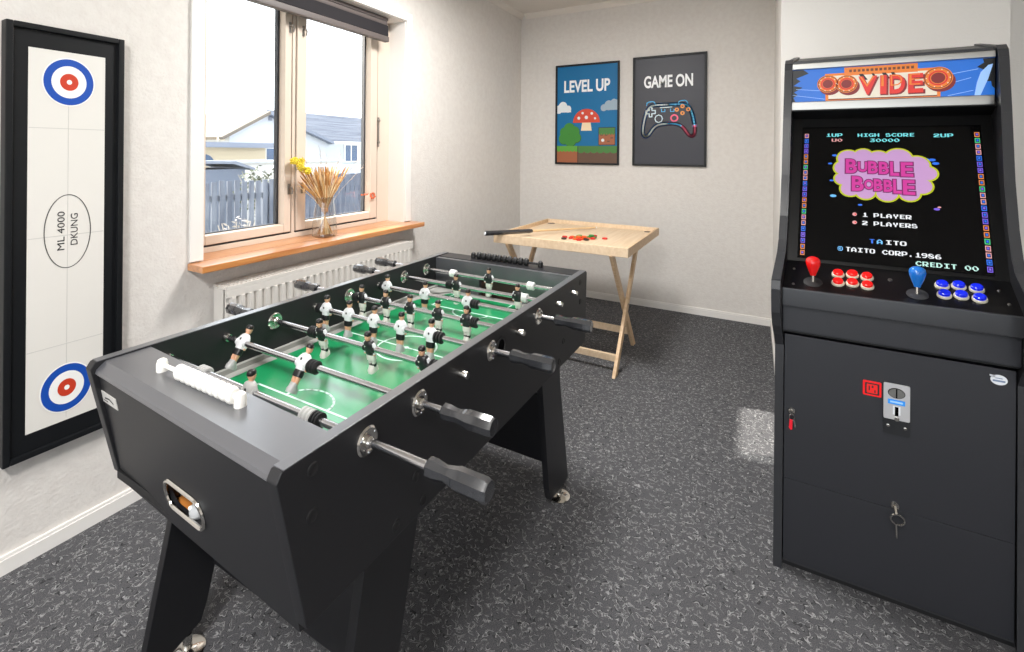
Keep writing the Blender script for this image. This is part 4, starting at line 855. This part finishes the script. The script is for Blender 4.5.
# lower doors
dr = cb(MB().box(U0+0.003, U1-0.003, 0.0, 0.018, 0.2805, 0.735, 'cabinet_panel', 0.0015), 'upper_door')
lw = cb(MB().box(U0+0.003, U1-0.003, 0.0, 0.018, 0.024, 0.2795, 'cabinet_panel', 0.0015).box(U0+0.003, U1-0.003, -0.001, 0.010, 0.020, 0.024, 'lip_grey'), 'lower_door')
cb(MB().box(U0, U1, 0.016, 0.03, 0.735, 0.757, 'deep_black'), 'door_head')
Xd = frame_m((0, -0.0002, 0), (1, 0, 0), (0, 0, 1))
cm_ = cb(MB().prism([(a, 0.0, b) for a, b in rr(0.360, 0.5700, 0.030, 0.074, 0.006)], (0, -0.003, 0), 'cabinet_side').prism([(a, -0.002, b) for a, b in rr(0.3595, 0.592, 0.0295, 0.0515, 0.004)], (0, -0.005, 0), 'coin_silver', 0.001), 'coin_mechanism', dr)
m3 = MB(); Xc = frame_m((0, -0.0075, 0), (1, 0, 0), (0, 0, 1))
m3.flat(ell(0.359, 0.618, 0.0195, 0.0145, 28), 'ink_black', Xc, 0); m3.flat(ell(0.359, 0.618, 0.0175, 0.0128, 28), 'brushed_silver', Xc, 0.0006, 0.002); m3.flat([(0.3575, 0.605), (0.3605, 0.605), (0.3605, 0.631), (0.3575, 0.631)], 'deep_black', Xc, 0.0028)
cb(m3, 'coin_slot', cm_)
m3 = MB(); m3.flat([(0.340, 0.5855), (0.378, 0.5855), (0.378, 0.599), (0.340, 0.599)], 'coin_blue', Xc, 0, 0.0012); m3.flat([(0.345, 0.590), (0.373, 0.590), (0.373, 0.595), (0.345, 0.595)], 'marquee_pale_blue', Xc, 0.0012); cb(m3, 'coin_label', cm_)
m3 = MB(); m3.flat([(0.351, 0.556), (0.368, 0.556), (0.368, 0.581), (0.351, 0.581)], 'sticker_white', Xc, 0); m3.flat([(0.3555, 0.553), (0.3635, 0.553), (0.3635, 0.579), (0.3555, 0.579)], 'deep_black', Xc, 0.0006); m3.lathe([(0.006, 0), (0.006, 0.004), (0, 0.005)], 'chrome', (0.360, -0.007, 0.545), (0, -1, 0), 12); cb(m3, 'return_button', cm_)
for u in (0.341, 0.379): cb(MB().lathe([(0.0042, 0), (0.0042, 0.002), (0, 0.003)], 'chrome', (u, -0.003, 0.520), (0, -1, 0), 12), 'plate_screw', cm_)
pd = cb(MB().prism([(a, 0.0, b) for a, b in rr(0.304, 0.616, 0.0215, 0.0215, 0.003)], (0, -0.004, 0), 'display_red', 0.0008), 'price_display', dr)
m3 = MB(); Xp = frame_m((0, -0.0041, 0), (1, 0, 0), (0, 0, 1)); m3.flat(rr(0.304, 0.616, 0.0165, 0.0165, 0.002), 'ink_black', Xp, 0); m3.flat(rr(0.304, 0.616, 0.0125, 0.0130, 0.002), 'glow_red', Xp, 0.0005)
for a, b, c, d in ((0.296, 0.611, 0.299, 0.624), (0.303, 0.619, 0.307, 0.626), (0.309, 0.606, 0.312, 0.614)): m3.flat([(a, b), (c, b), (c, d), (a, d)], 'ink_black', Xp, 0.0010)
cb(m3, 'display_digits', pd)
st = cb(MB().flat(ell(0.569, 0.705, 0.0165, 0.0135, 32), 'sticker_white', Xd, 0, 0.0008).flat([(0.551, 0.713), (0.551, 0.717), (0.560, 0.716), (0.562, 0.710)], 'sticker_white', Xd, 0, 0.0008), 'oval_sticker', dr)
cb(MB().flat([(0.562, 0.7085), (0.576, 0.7085), (0.576, 0.7105), (0.562, 0.7105)], 'sticker_ink', Xd, 0.0008).flat([(0.557, 0.700), (0.581, 0.700), (0.581, 0.7045), (0.557, 0.7045)], 'sticker_ink', Xd, 0.0008), 'sticker_print', st)
for u, z, dd in ((0.107, 0.497, dr), (0.358, 0.2915, dr)):
    cb(MB().lathe([(0.011, 0), (0.011, 0.003), (0.009, 0.006), (0, 0.006)], 'chrome', (u, 0.0, z), (0, -1, 0), 18), 'lock', dd)
def cpt(u, v, z): return Vector((u+SH*v, 1.80+v, z))
# keys left in the two locks
base_ = cpt(0.107, -0.007, 0.497)
k1 = thing('key', base_, 'key with a red tag hanging at the left edge of the arcade cabinet door', 'key', 'keys in the cabinet locks')
MB().tube([(0.004*math.cos(a)*1.6, -0.010, -0.014+0.010*math.sin(a)) for a in [2*PI*i/14 for i in range(14)]], 0.0014, 'chrome', 6, closed=True).cyl((0, 0, 0), (0, -0.012, -0.004), 0.0036, 'chrome', seg=8).build('key_ring', k1)
MB().prism([(-0.006, -0.012, -0.020), (0.002, -0.012, -0.020), (0.001, -0.012, -0.050), (-0.004, -0.012, -0.052), (-0.008, -0.012, -0.046)], (0, -0.003, 0), 'tag_red', 0.001).build('red_tag', k1)
MB().prism([(0.003, -0.009, -0.020), (0.008, -0.009, -0.022), (0.011, -0.009, -0.042), (0.008, -0.009, -0.043)], (0, -0.0015, 0), 'chrome').build('key_blade', k1)
base_ = cpt(0.358, -0.007, 0.2915)
k2 = thing('key', base_, 'bare metal key hanging in the middle of the arcade cabinet front', 'key', 'keys in the cabinet locks')
MB().tube([(0.003+0.0155*math.cos(a), -0.014, -0.027+0.0145*math.sin(a)) for a in [2*PI*i/18 for i in range(18)]], 0.0026, 'chrome', 6, closed=True).cyl((0, 0, 0.001), (0, -0.013, -0.012), 0.0036, 'chrome', seg=8).build('key_ring', k2)
MB().tube([(-0.001, -0.015, -0.038), (0.0, -0.015, -0.055), (0.001, -0.014, -0.078)], 0.0032, 'chrome', 6).build('key_blade', k2)

# ================================================================== TRAY GAME TABLE
TR = Vector((-1.053, 3.254, 0)); TW, TD = 0.44, 0.455
tt = thing('game_table', TR, 'pale wooden board game table with crossed folding legs in the back corner', 'table', rz=-0.0175)
def tb(mb, name, parent=None, smooth=35): return mb.build(name, parent or tt, smooth)
tb(MB().box(-TW+0.01, TW-0.01, -TD+0.01, TD-0.01, 0.718, 0.732, 'pale_wood'), 'board')
rmb = 0.018
tb(MB().box(-TW, TW, -TD, -TD+rmb, 0.704, 0.760, 'pale_wood', 0.003).box(-TW, TW, TD-rmb, TD, 0.704, 0.760, 'pale_wood', 0.003).box(-TW, -TW+rmb, -TD+rmb, TD-rmb, 0.704, 0.760, 'pale_wood_side', 0.003).box(TW-rmb, TW, -TD+rmb, TD-rmb, 0.704, 0.760, 'pale_wood_side', 0.003), 'rim')
m3 = MB(); ins = 0.15
for a, b, c, d in ((-TW+ins, -TD+ins, TW-ins, -TD+ins), (TW-ins, -TD+ins, TW-ins, TD-ins), (TW-ins, TD-ins, -TW+ins, TD-ins), (-TW+ins, TD-ins, -TW+ins, -TD+ins)): stroke(m3, [(a, b), (c, d)], 0.004, 'pale_wood_side', Matrix.Translation((0, 0, 0.732)), 0.0001)
tb(m3, 'board_lines')
for sx in (-1, 1):
    for sy_ in (-1, 1): tb(MB().cyl((sx*(TW-0.062), sy_*(TD-0.062), 0.7315), (sx*(TW-0.062), sy_*(TD-0.062), 0.7328), 0.030, 'goal_brown', seg=24), 'corner_pocket')
def xboard(x, ya, yb, z1): 
    hw = 0.023; d = Vector((0, yb-ya, z1)).normalized(); nn = Vector((0, d.z, -d.y))*hw
    a = Vector((x, ya, 0.0)); b = Vector((x, yb, z1)); k = hw*abs(d.y)/d.z
    return [(x, ya-hw/d.z, 0.0), (x, ya+hw/d.z, 0.0), (x, yb+hw/d.z, z1), (x, yb-hw/d.z, z1)]
Yf, Yb_ = -0.432, 0.115
for sx in (-1, 1):
    xa = 0.352 if sx > 0 else -0.372
    tb(MB().prism(xboard(xa, Yf, Yb_, 0.704), (0.020, 0, 0), 'pale_wood_side', 0.003), 'leg')
    tb(MB().prism(xboard(xa-0.022*sx, Yb_, Yf, 0.704), (0.020, 0, 0), 'pale_wood_side', 0.003), 'leg')
    tb(MB().cyl((xa-0.03*sx, (Yf+Yb_)/2, 0.352), (xa+0.02+0.004*sx, (Yf+Yb_)/2, 0.352), 0.005, 'metal_latch', seg=10), 'pivot_bolt')
yq = Yf+(Yb_-Yf)*0.085/0.704
tb(MB().box(-0.353, 0.353, yq-0.009, yq+0.012, 0.062, 0.102, 'pale_wood', 0.003), 'stretcher')
yq = Yb_+(Yf-Yb_)*0.125/0.704
tb(MB().box(-0.331, 0.331, yq-0.012, yq+0.009, 0.100, 0.142, 'pale_wood', 0.003), 'stretcher')
# cue
a, b = Vector((-1.500, 2.690, 0.7785)), Vector((-1.035, 3.575, 0.7390)); d = (b-a)
a.z += 0.002; cu = thing('cue', a, 'short wooden cue with a black grip lying across the game table rim', 'cue')
L_ = d.length; d.normalize()
MB().cyl(d*0.36, d*(L_-0.008), 0.0085, 'cue_wood', 0.0055, 14).build('shaft', cu); MB().lathe([(0.0, 0), (0.0145, 0.001), (0.0160, 0.006), (0.0148, 0.36), (0.011, 0.385)], 'grip_black', (0, 0, 0), d, 16).build('grip', cu)
MB().cyl(d*(L_-0.008), d*L_, 0.0055, 'sticker_white', seg=12).build('tip', cu); MB().cyl(d*-0.003, d*0.001, 0.011, 'sticker_white', seg=14).build('butt_cap', cu)
# game pieces
pz = 0.732
def piece(m_, x, y, z, label, first_={}):
    if m_ not in first_:
        q = MB(); q.lathe([(0.010, 0), (0.0170, 0.001), (0.0180, 0.005), (0.0170, 0.0105), (0.010, 0.0120), (0.008, 0.010), (0.0, 0.010)], m_, (0, 0, 0), (0, 0, 1), 16)
        o = q.build('game_piece'); first_[m_] = o
    else: o = first_[m_].copy(); COL.objects.link(o)
    o.location = (x, y, z); tag(o, label, 'game piece', 'game pieces on the wooden table'); return o
heap = [('piece_orange', -1.020, 3.050), ('piece_orange', -0.985, 3.070), ('piece_red', -0.990, 3.030), ('piece_green', -1.025, 3.095), ('piece_orange', -0.955, 3.100), ('piece_dark', -0.995, 3.110), ('piece_green', -0.960, 3.150), ('piece_green', -0.930, 3.165), ('piece_red', -0.925, 3.125), ('piece_dark', -0.950, 3.060), ('piece_orange', -1.060, 3.110), ('piece_red', -1.055, 3.070), ('piece_dark', -1.030, 3.140), ('piece_orange', -0.990, 3.145)]
cname = {'piece_red': 'red', 'piece_orange': 'orange', 'piece_green': 'green', 'piece_dark': 'dark'}
for m_, x, y in heap: piece(m_, x, y, pz, 'small round %s game piece in the bottom layer of the heap on the wooden table' % cname[m_])
for m_, x, y in (('piece_orange', -1.003, 3.062), ('piece_orange', -0.972, 3.085), ('piece_green', -1.008, 3.102), ('piece_green', -0.945, 3.157)): piece(m_, x, y, pz+0.0121, 'small round %s game piece lying on top of the heap on the wooden table' % cname[m_])
piece('piece_red', -1.105, 3.085, pz, 'red game piece left of the heap on the wooden table'); piece('piece_dark', -1.088, 3.020, pz, 'dark game piece in front of the heap, at its left end')
piece('piece_red', -0.945, 3.225, pz, 'red game piece behind the right end of the heap'); piece('piece_red', -0.858, 3.168, pz, 'red game piece lying alone furthest right on the wooden table')

# ================================================================== VASE WITH DRIED BOUQUET
vz = 0.840; VC = Vector((-2.018, 1.836, vz))
va = MB(); va.lathe([(0.050, 0.2085), (0.0535, 0.2085), (0.0535, 0.2115), (0.050, 0.2115)], 'vase_glass', seg=36).lathe([(0.0, 0.0), (0.060, 0.0), (0.065, 0.006), (0.064, 0.06), (0.056, 0.14), (0.050, 0.17), (0.048, 0.195), (0.052, 0.206), (0.053, 0.209), (0.050, 0.209)], 'vase_glass', seg=36, open_end=True)
o = va.build('glass_vase'); o.location = VC; tag(o, 'clear glass vase on the window sill', 'vase')
bq = thing('dried_bouquet', VC+Vector((0, 0, 0.012)), 'bunch of dried straw and yellow flowers standing in the glass vase', 'dried flowers')
D = Vector((0.30, 0.954, 0)).normalized(); Pn = Vector((0.954, -0.30, 0))
rnd = random.Random(3)
def stem_path(t_, q_, h, k=1.0):                            # t_ spread along the sill, q_ across it
    tie = 0.130; kk = max(-1, min(1, t_/0.17))
    low = D*(-kk*0.048)+Pn*(-q_*0.7); mid = Vector((0, 0, tie))+D*(kk*0.011)+Pn*(q_*0.22)
    up1 = Vector((0, 0, tie+(h-tie)*0.45))+D*(t_*0.40)+Pn*(q_*0.55); top = Vector((0, 0, h))+D*t_+Pn*q_
    return [low, low.lerp(mid, 0.5)+D*(kk*0.006), mid, up1, top]
for nm, m_, n_, r in (('dark_stems', 'straw_dark', 34, 0.0020), ('golden_stems', 'straw', 60, 0.0022), ('pale_stems', 'straw_pale', 60, 0.0020)):
    m3 = MB()
    for i in range(n_):
        t_ = max(-0.14, min(0.125, rnd.gauss(-0.005, 0.062))); q_ = rnd.uniform(-0.04, 0.04); h = rnd.uniform(0.26, 0.38)-abs(t_)*0.12
        p_ = stem_path(t_, q_, h); m3.tube(p_, r, m_, 5)
        if rnd.random() < 0.6: e = p_[-1]; d_ = (p_[-1]-p_[-2]).normalized(); m3.tube([e-d_*0.07, e-d_*0.03, e], r, m_, 5, radii=[r, r*2.6, r*0.6])
    tag(m3.build(nm, bq), 'bundle of dried straw stems', kind='stuff')
m3 = MB(); m3.lathe([(0.016, 0.118), (0.019, 0.122), (0.019, 0.138), (0.016, 0.142)], 'straw_dark', seg=18, sy=0.85); m3.build('tie', bq)
for t_, q_, h, r in ((-0.162, -0.01, 0.395, 0.025), (-0.140, 0.02, 0.365, 0.022), (-0.122, -0.02, 0.395, 0.018), (-0.108, 0.02, 0.345, 0.022)):
    m3 = MB(); p_ = stem_path(t_, q_, h); m3.tube(p_, 0.002, 'straw', 5); e = p_[-1]
    for i in range(40):
        v = Vector((rnd.gauss(0, 1), rnd.gauss(0, 1), rnd.gauss(0, 1))).normalized(); m3.ball(e+v*r*rnd.uniform(0.55, 0.95), r*0.24, 'flower_yellow', seg=6)
    m3.ball(e, r*0.7, 'flower_yellow', seg=10); m3.build('yellow_flower', bq)
for t_, q_, h in ((-0.11, 0.0, 0.40), (-0.04, 0.02, 0.46), (0.02, -0.02, 0.42), (0.08, 0.02, 0.44), (0.19, 0.0, 0.40), (0.22, 0.01, 0.36)):
    m3 = MB(); p_ = stem_path(t_, q_, h); m3.tube(p_, 0.0011, 'sprig', 5); d_ = (p_[-1]-p_[-2]).normalized()
    for k in range(6): e = p_[-1]-d_*0.022*k; m3.tube([e, e+d_*0.02+D*0.008*(1 if k % 2 else -1)], 0.0009, 'sprig', 4)
    m3.build('thin_sprig', bq)
# orange leaf ornament on the window
og = thing('leaf_ornament', (-2.108, 2.300, 1.020), 'small orange dried leaf ornament stuck on the right casement of the window', 'ornament')
m3 = MB()
for i in range(9):
    a = 2*PI*i/9+0.3; c = Vector((0.006+0.004*(i % 3), 0.022*math.cos(a), 0.020*math.sin(a))); m3.ball(c*0.8, 0.010, 'leaf_orange', (0.25, 1.0, 0.7), seg=8)
m3.build('leaf_cluster', og)
m3 = MB(); m3.tube([(0.006, 0, 0.01), (0.008, -0.04, 0.016), (0.006, -0.085, 0.010)], 0.002, 'leaf_orange', 6)
for y in (-0.05, -0.07, -0.095): m3.ball((0.006, y, 0.012), 0.010, 'leaf_orange', (0.3, 1.0, 0.6), seg=8)
m3.build('twig', og)

# ================================================================== OUTDOORS
GZ = -0.30
struct(MB().box(-60, -2.3, -25, 60, GZ-0.2, GZ, 'ground_pale'), 'ground', 'pale garden ground outside the window', 'ground')
struct(MB().box(-5.3, -2.3, -6.0, 0.97, GZ, 4.0, 'plaster_out'), 'sun_blocker_wall', 'unseen white wall added outside to block sun from the left casement', 'wall')  # added out of view to keep sun off the left casement
def fence(name, label, x, y0, y1, z1, wd, gap, m_, rails):
    t = thing(name, (x, (y0+y1)/2, GZ), label, 'fence'); mm = MB(); y = y0; r_ = random.Random(5)
    while y < y1-wd: mm.box(x, x+0.022, y, y+wd, GZ+0.03, z1+r_.uniform(-0.015, 0.015), m_); y += wd+gap
    mm.build('picket_panel', t, off=t.location)
    for z in rails: MB().box(x-0.04, x, y0, y1, z-0.04, z+0.04, m_).build('rail', t, off=t.location)
    y = y0
    while y < y1: MB().box(x-0.12, x-0.04, y, y+0.09, GZ, z1-0.05, m_).build('post', t, off=t.location); y += 1.6
fence('picket_fence', 'grey blue wooden picket fence with gaps, seen through the left casement', -6.3, 3.0, 4.95, 0.87, 0.075, 0.035, 'fence_blue', (0.05, 0.65))
fence('board_fence', 'darker blue board fence seen through the right casement behind the vase', -6.35, 5.0, 8.4, 0.90, 0.10, 0.012, 'fence_dark', (0.05, 0.65))
# shed with a low pitched roof
t = thing('garden_shed', (-8.7, 4.9, GZ), 'low grey blue shed with a pale roof behind the picket fence', 'shed')
MB().box(-9.6, -8.5, 3.6, 5.75, GZ, 0.95, 'shed_blue').build('shed_body', t, off=t.location)
MB().prism([(-8.4, 3.4, 1.14), (-8.4, 5.50, 1.10), (-8.4, 5.90, 0.96), (-8.4, 5.90, 0.92), (-8.4, 5.46, 1.05), (-8.4, 3.4, 1.08)], (-1.3, 0, 0), 'roof_grey').build('roof', t, off=t.location)
# gabled house
t = thing('gabled_house', (-14.5, 10.4, GZ), 'white house with a gable and a slate roofed wing, seen through both casements', 'house')
hx_ = -14.0
MB().prism([(hx_, 8.95, GZ), (hx_, 12.75, GZ), (hx_, 12.75, 1.63), (hx_, 10.21, 2.47), (hx_, 8.95, 1.84)], (-6, 0, 0), 'render_white').build('gable_wall', t, off=t.location)
MB().prism([(hx_+0.25, 8.55, 1.70), (hx_+0.25, 10.21, 2.60), (hx_+0.25, 10.21, 2.49), (hx_+0.25, 8.60, 1.62)], (-6.5, 0, 0), 'bargeboard').prism([(hx_+0.25, 10.21, 2.60), (hx_+0.25, 12.95, 1.66), (hx_+0.25, 12.95, 1.56), (hx_+0.25, 10.21, 2.49)], (-6.5, 0, 0), 'roof_grey').build('roof', t, off=t.location)
MB().box(hx_, hx_+0.08, 8.55, 8.75, 1.60, 1.72, 'siding_beige').build('eaves_end', t, off=t.location)
MB().box(hx_, hx_+0.03, 10.30, 10.42, 2.30, 2.42, 'roof_grey').build('gable_vent', t, off=t.location)
# side wing with slate roof
MB().box(-19, -14.05, 12.76, 18.5, GZ, 1.66, 'render_blue').build('wing_wall', t, off=t.location)
MB().prism([(-13.85, 12.9, 1.68), (-13.85, 18.8, 1.68), (-15.6, 18.8, 2.74), (-15.6, 11.4, 2.74)], (-0.05, 0, 0.08), 'slate').build('roof', t, off=t.location)
MB().box(-13.90, -13.78, 12.9, 18.8, 1.60, 1.68, 'siding_white', 0.01).build('gutter', t, off=t.location)
wn = MB().box(-14.05, -13.99, 13.70, 14.45, 0.86, 1.60, 'siding_white').build('window', t, off=t.location)
MB().box(-13.995, -13.985, 13.76, 14.03, 0.92, 1.54, 'pane_dark').box(-13.995, -13.985, 14.09, 14.39, 0.92, 1.54, 'pane_dark').build('pane', wn, off=t.location)
# flat-roofed extension
t = thing('flat_roofed_extension', (-12.0, 7.4, GZ), 'beige sided extension with a flat grey roof in front of the gabled house', 'house')
MB().box(-13.8, -11.5, 5.4, 8.38, GZ, 1.37, 'siding_beige').build('sided_wall', t, off=t.location)
MB().box(-13.9, -11.3, 5.2, 8.50, 1.37, 1.50, 'roof_grey').build('flat_roof', t, off=t.location)
MB().box(-13.8, -11.9, 8.38, 10.5, GZ, 1.30, 'render_blue').build('link_wall', t, off=t.location)
wn = MB().box(-11.9, -11.86, 8.62, 8.98, 0.98, 1.40, 'siding_white').build('window', t, off=t.location)
MB().box(-11.862, -11.85, 8.68, 8.92, 1.03, 1.36, 'pane_dark').build('pane', wn, off=t.location)
wn = MB().prism([(-11.5, 6.62+0.32*math.cos(a*PI/12), 1.0+0.22*math.sin(a*PI/12)) for a in range(13)], (0.03, 0, 0), 'pane_dark').build('arched_window', t, off=t.location)
tag(MB().box(-10.6, -10.0, 6.3, 9.6, GZ, 1.02, 'siding_white').box(-10.7, -9.9, 6.2, 9.7, 1.02, 1.07, 'render_white').build('garden_wall'), 'low white garden wall behind the bush', 'wall')
t = thing('carport', (-7.6, 7.2, GZ), 'low carport with a flat white roof beyond the board fence', 'carport')
MB().prism([(-7.4, 6.28, 1.00), (-7.4, 8.6, 0.98), (-7.4, 8.6, 0.90), (-7.4, 6.28, 0.92)], (-1.2, 0, 0), 'render_white').build('roof', t, off=t.location)
for y in (6.4, 8.4): MB().box(-7.6, -7.5, y, y+0.1, GZ, 0.93, 'siding_white').build('post', t, off=t.location)
# bush, trees
def bush(name, label, cat, c, sx, sy_, sz, m_, n_, leaf, seed, trunk=0):
    t = thing(name, (c[0], c[1], GZ), label, cat); r_ = random.Random(seed); mm = MB()
    for i in range(n_):
        v = Vector((r_.gauss(0, 1), r_.gauss(0, 1), r_.gauss(0, 1))).normalized()*r_.uniform(0.45, 1.0)
        p = Vector((c[0]+v.x*sx, c[1]+v.y*sy_, c[2]+v.z*sz)); a = r_.uniform(0, PI); u = Vector((math.cos(a), math.sin(a), r_.uniform(-.6, .6)))*leaf; q = Vector((-math.sin(a)*.5, math.cos(a)*.5, r_.uniform(-.5, .8)))*leaf
        mm.prism([p-u, p-q*0.6, p+u, p+q*0.6], (0.004, 0, 0.002), m_)
    mm.build('foliage', t, smooth=0, off=t.location)
    m3 = MB()
    for i in range(7): a = 2*PI*i/7; m3.tube([(c[0]+0.02*i, c[1], GZ), (c[0]+sx*0.3*math.cos(a), c[1]+sy_*0.3*math.sin(a), c[2]-sz*0.2), (c[0]+sx*0.8*math.cos(a), c[1]+sy_*0.8*math.sin(a), c[2]+sz*0.7)], 0.02 if not trunk else 0.09, 'twig', 5, radii=[(0.02 if not trunk else 0.16), (0.012 if not trunk else 0.08), 0.005])
    m3.build('branches', t, off=t.location)
bush('garden_bush', 'pale green bush rising above the picket fence in the left casement', 'bush', (-7.3, 5.25, 0.55), 0.35, 0.50, 0.50, 'bush_green', 420, 0.05, 1)
bush('bare_shrub', 'pale dried shrub in front of the picket fence', 'shrub', (-5.2, 3.42, 0.16), 0.20, 0.26, 0.42, 'twig', 170, 0.03, 2)
bush('bare_shrub', 'small pale dried shrub lower right of the other one, in front of the picket fence', 'shrub', (-5.2, 3.85, 0.02), 0.18, 0.24, 0.34, 'twig', 120, 0.03, 4)
bush('distant_tree', 'grey tree beyond the roofs at the left edge of the window', 'tree', (-28, 16.2, 2.3), 1.2, 1.2, 1.35, 'tree_grey', 300, 0.16, 3, 1)
bush('distant_tree', 'grey tree beyond the roofs beside the gable', 'tree', (-28.5, 19.4, 2.3), 1.1, 1.2, 1.2, 'tree_grey', 260, 0.16, 6, 1)
t = thing('distant_house', (-23, 12.6, GZ), 'blue grey house with a low roof far behind the shed', 'house')
MB().box(-24, -22, 10.2, 14.2, GZ, 1.92, 'shed_blue').build('house_wall', t, off=t.location)
MB().prism([(-21.9, 9.9, 2.46), (-21.9, 14.2, 2.46), (-21.9, 14.4, 1.88), (-21.9, 9.6, 1.88)], (-2.4, 0, 0), 'roof_grey').build('roof', t, off=t.location)
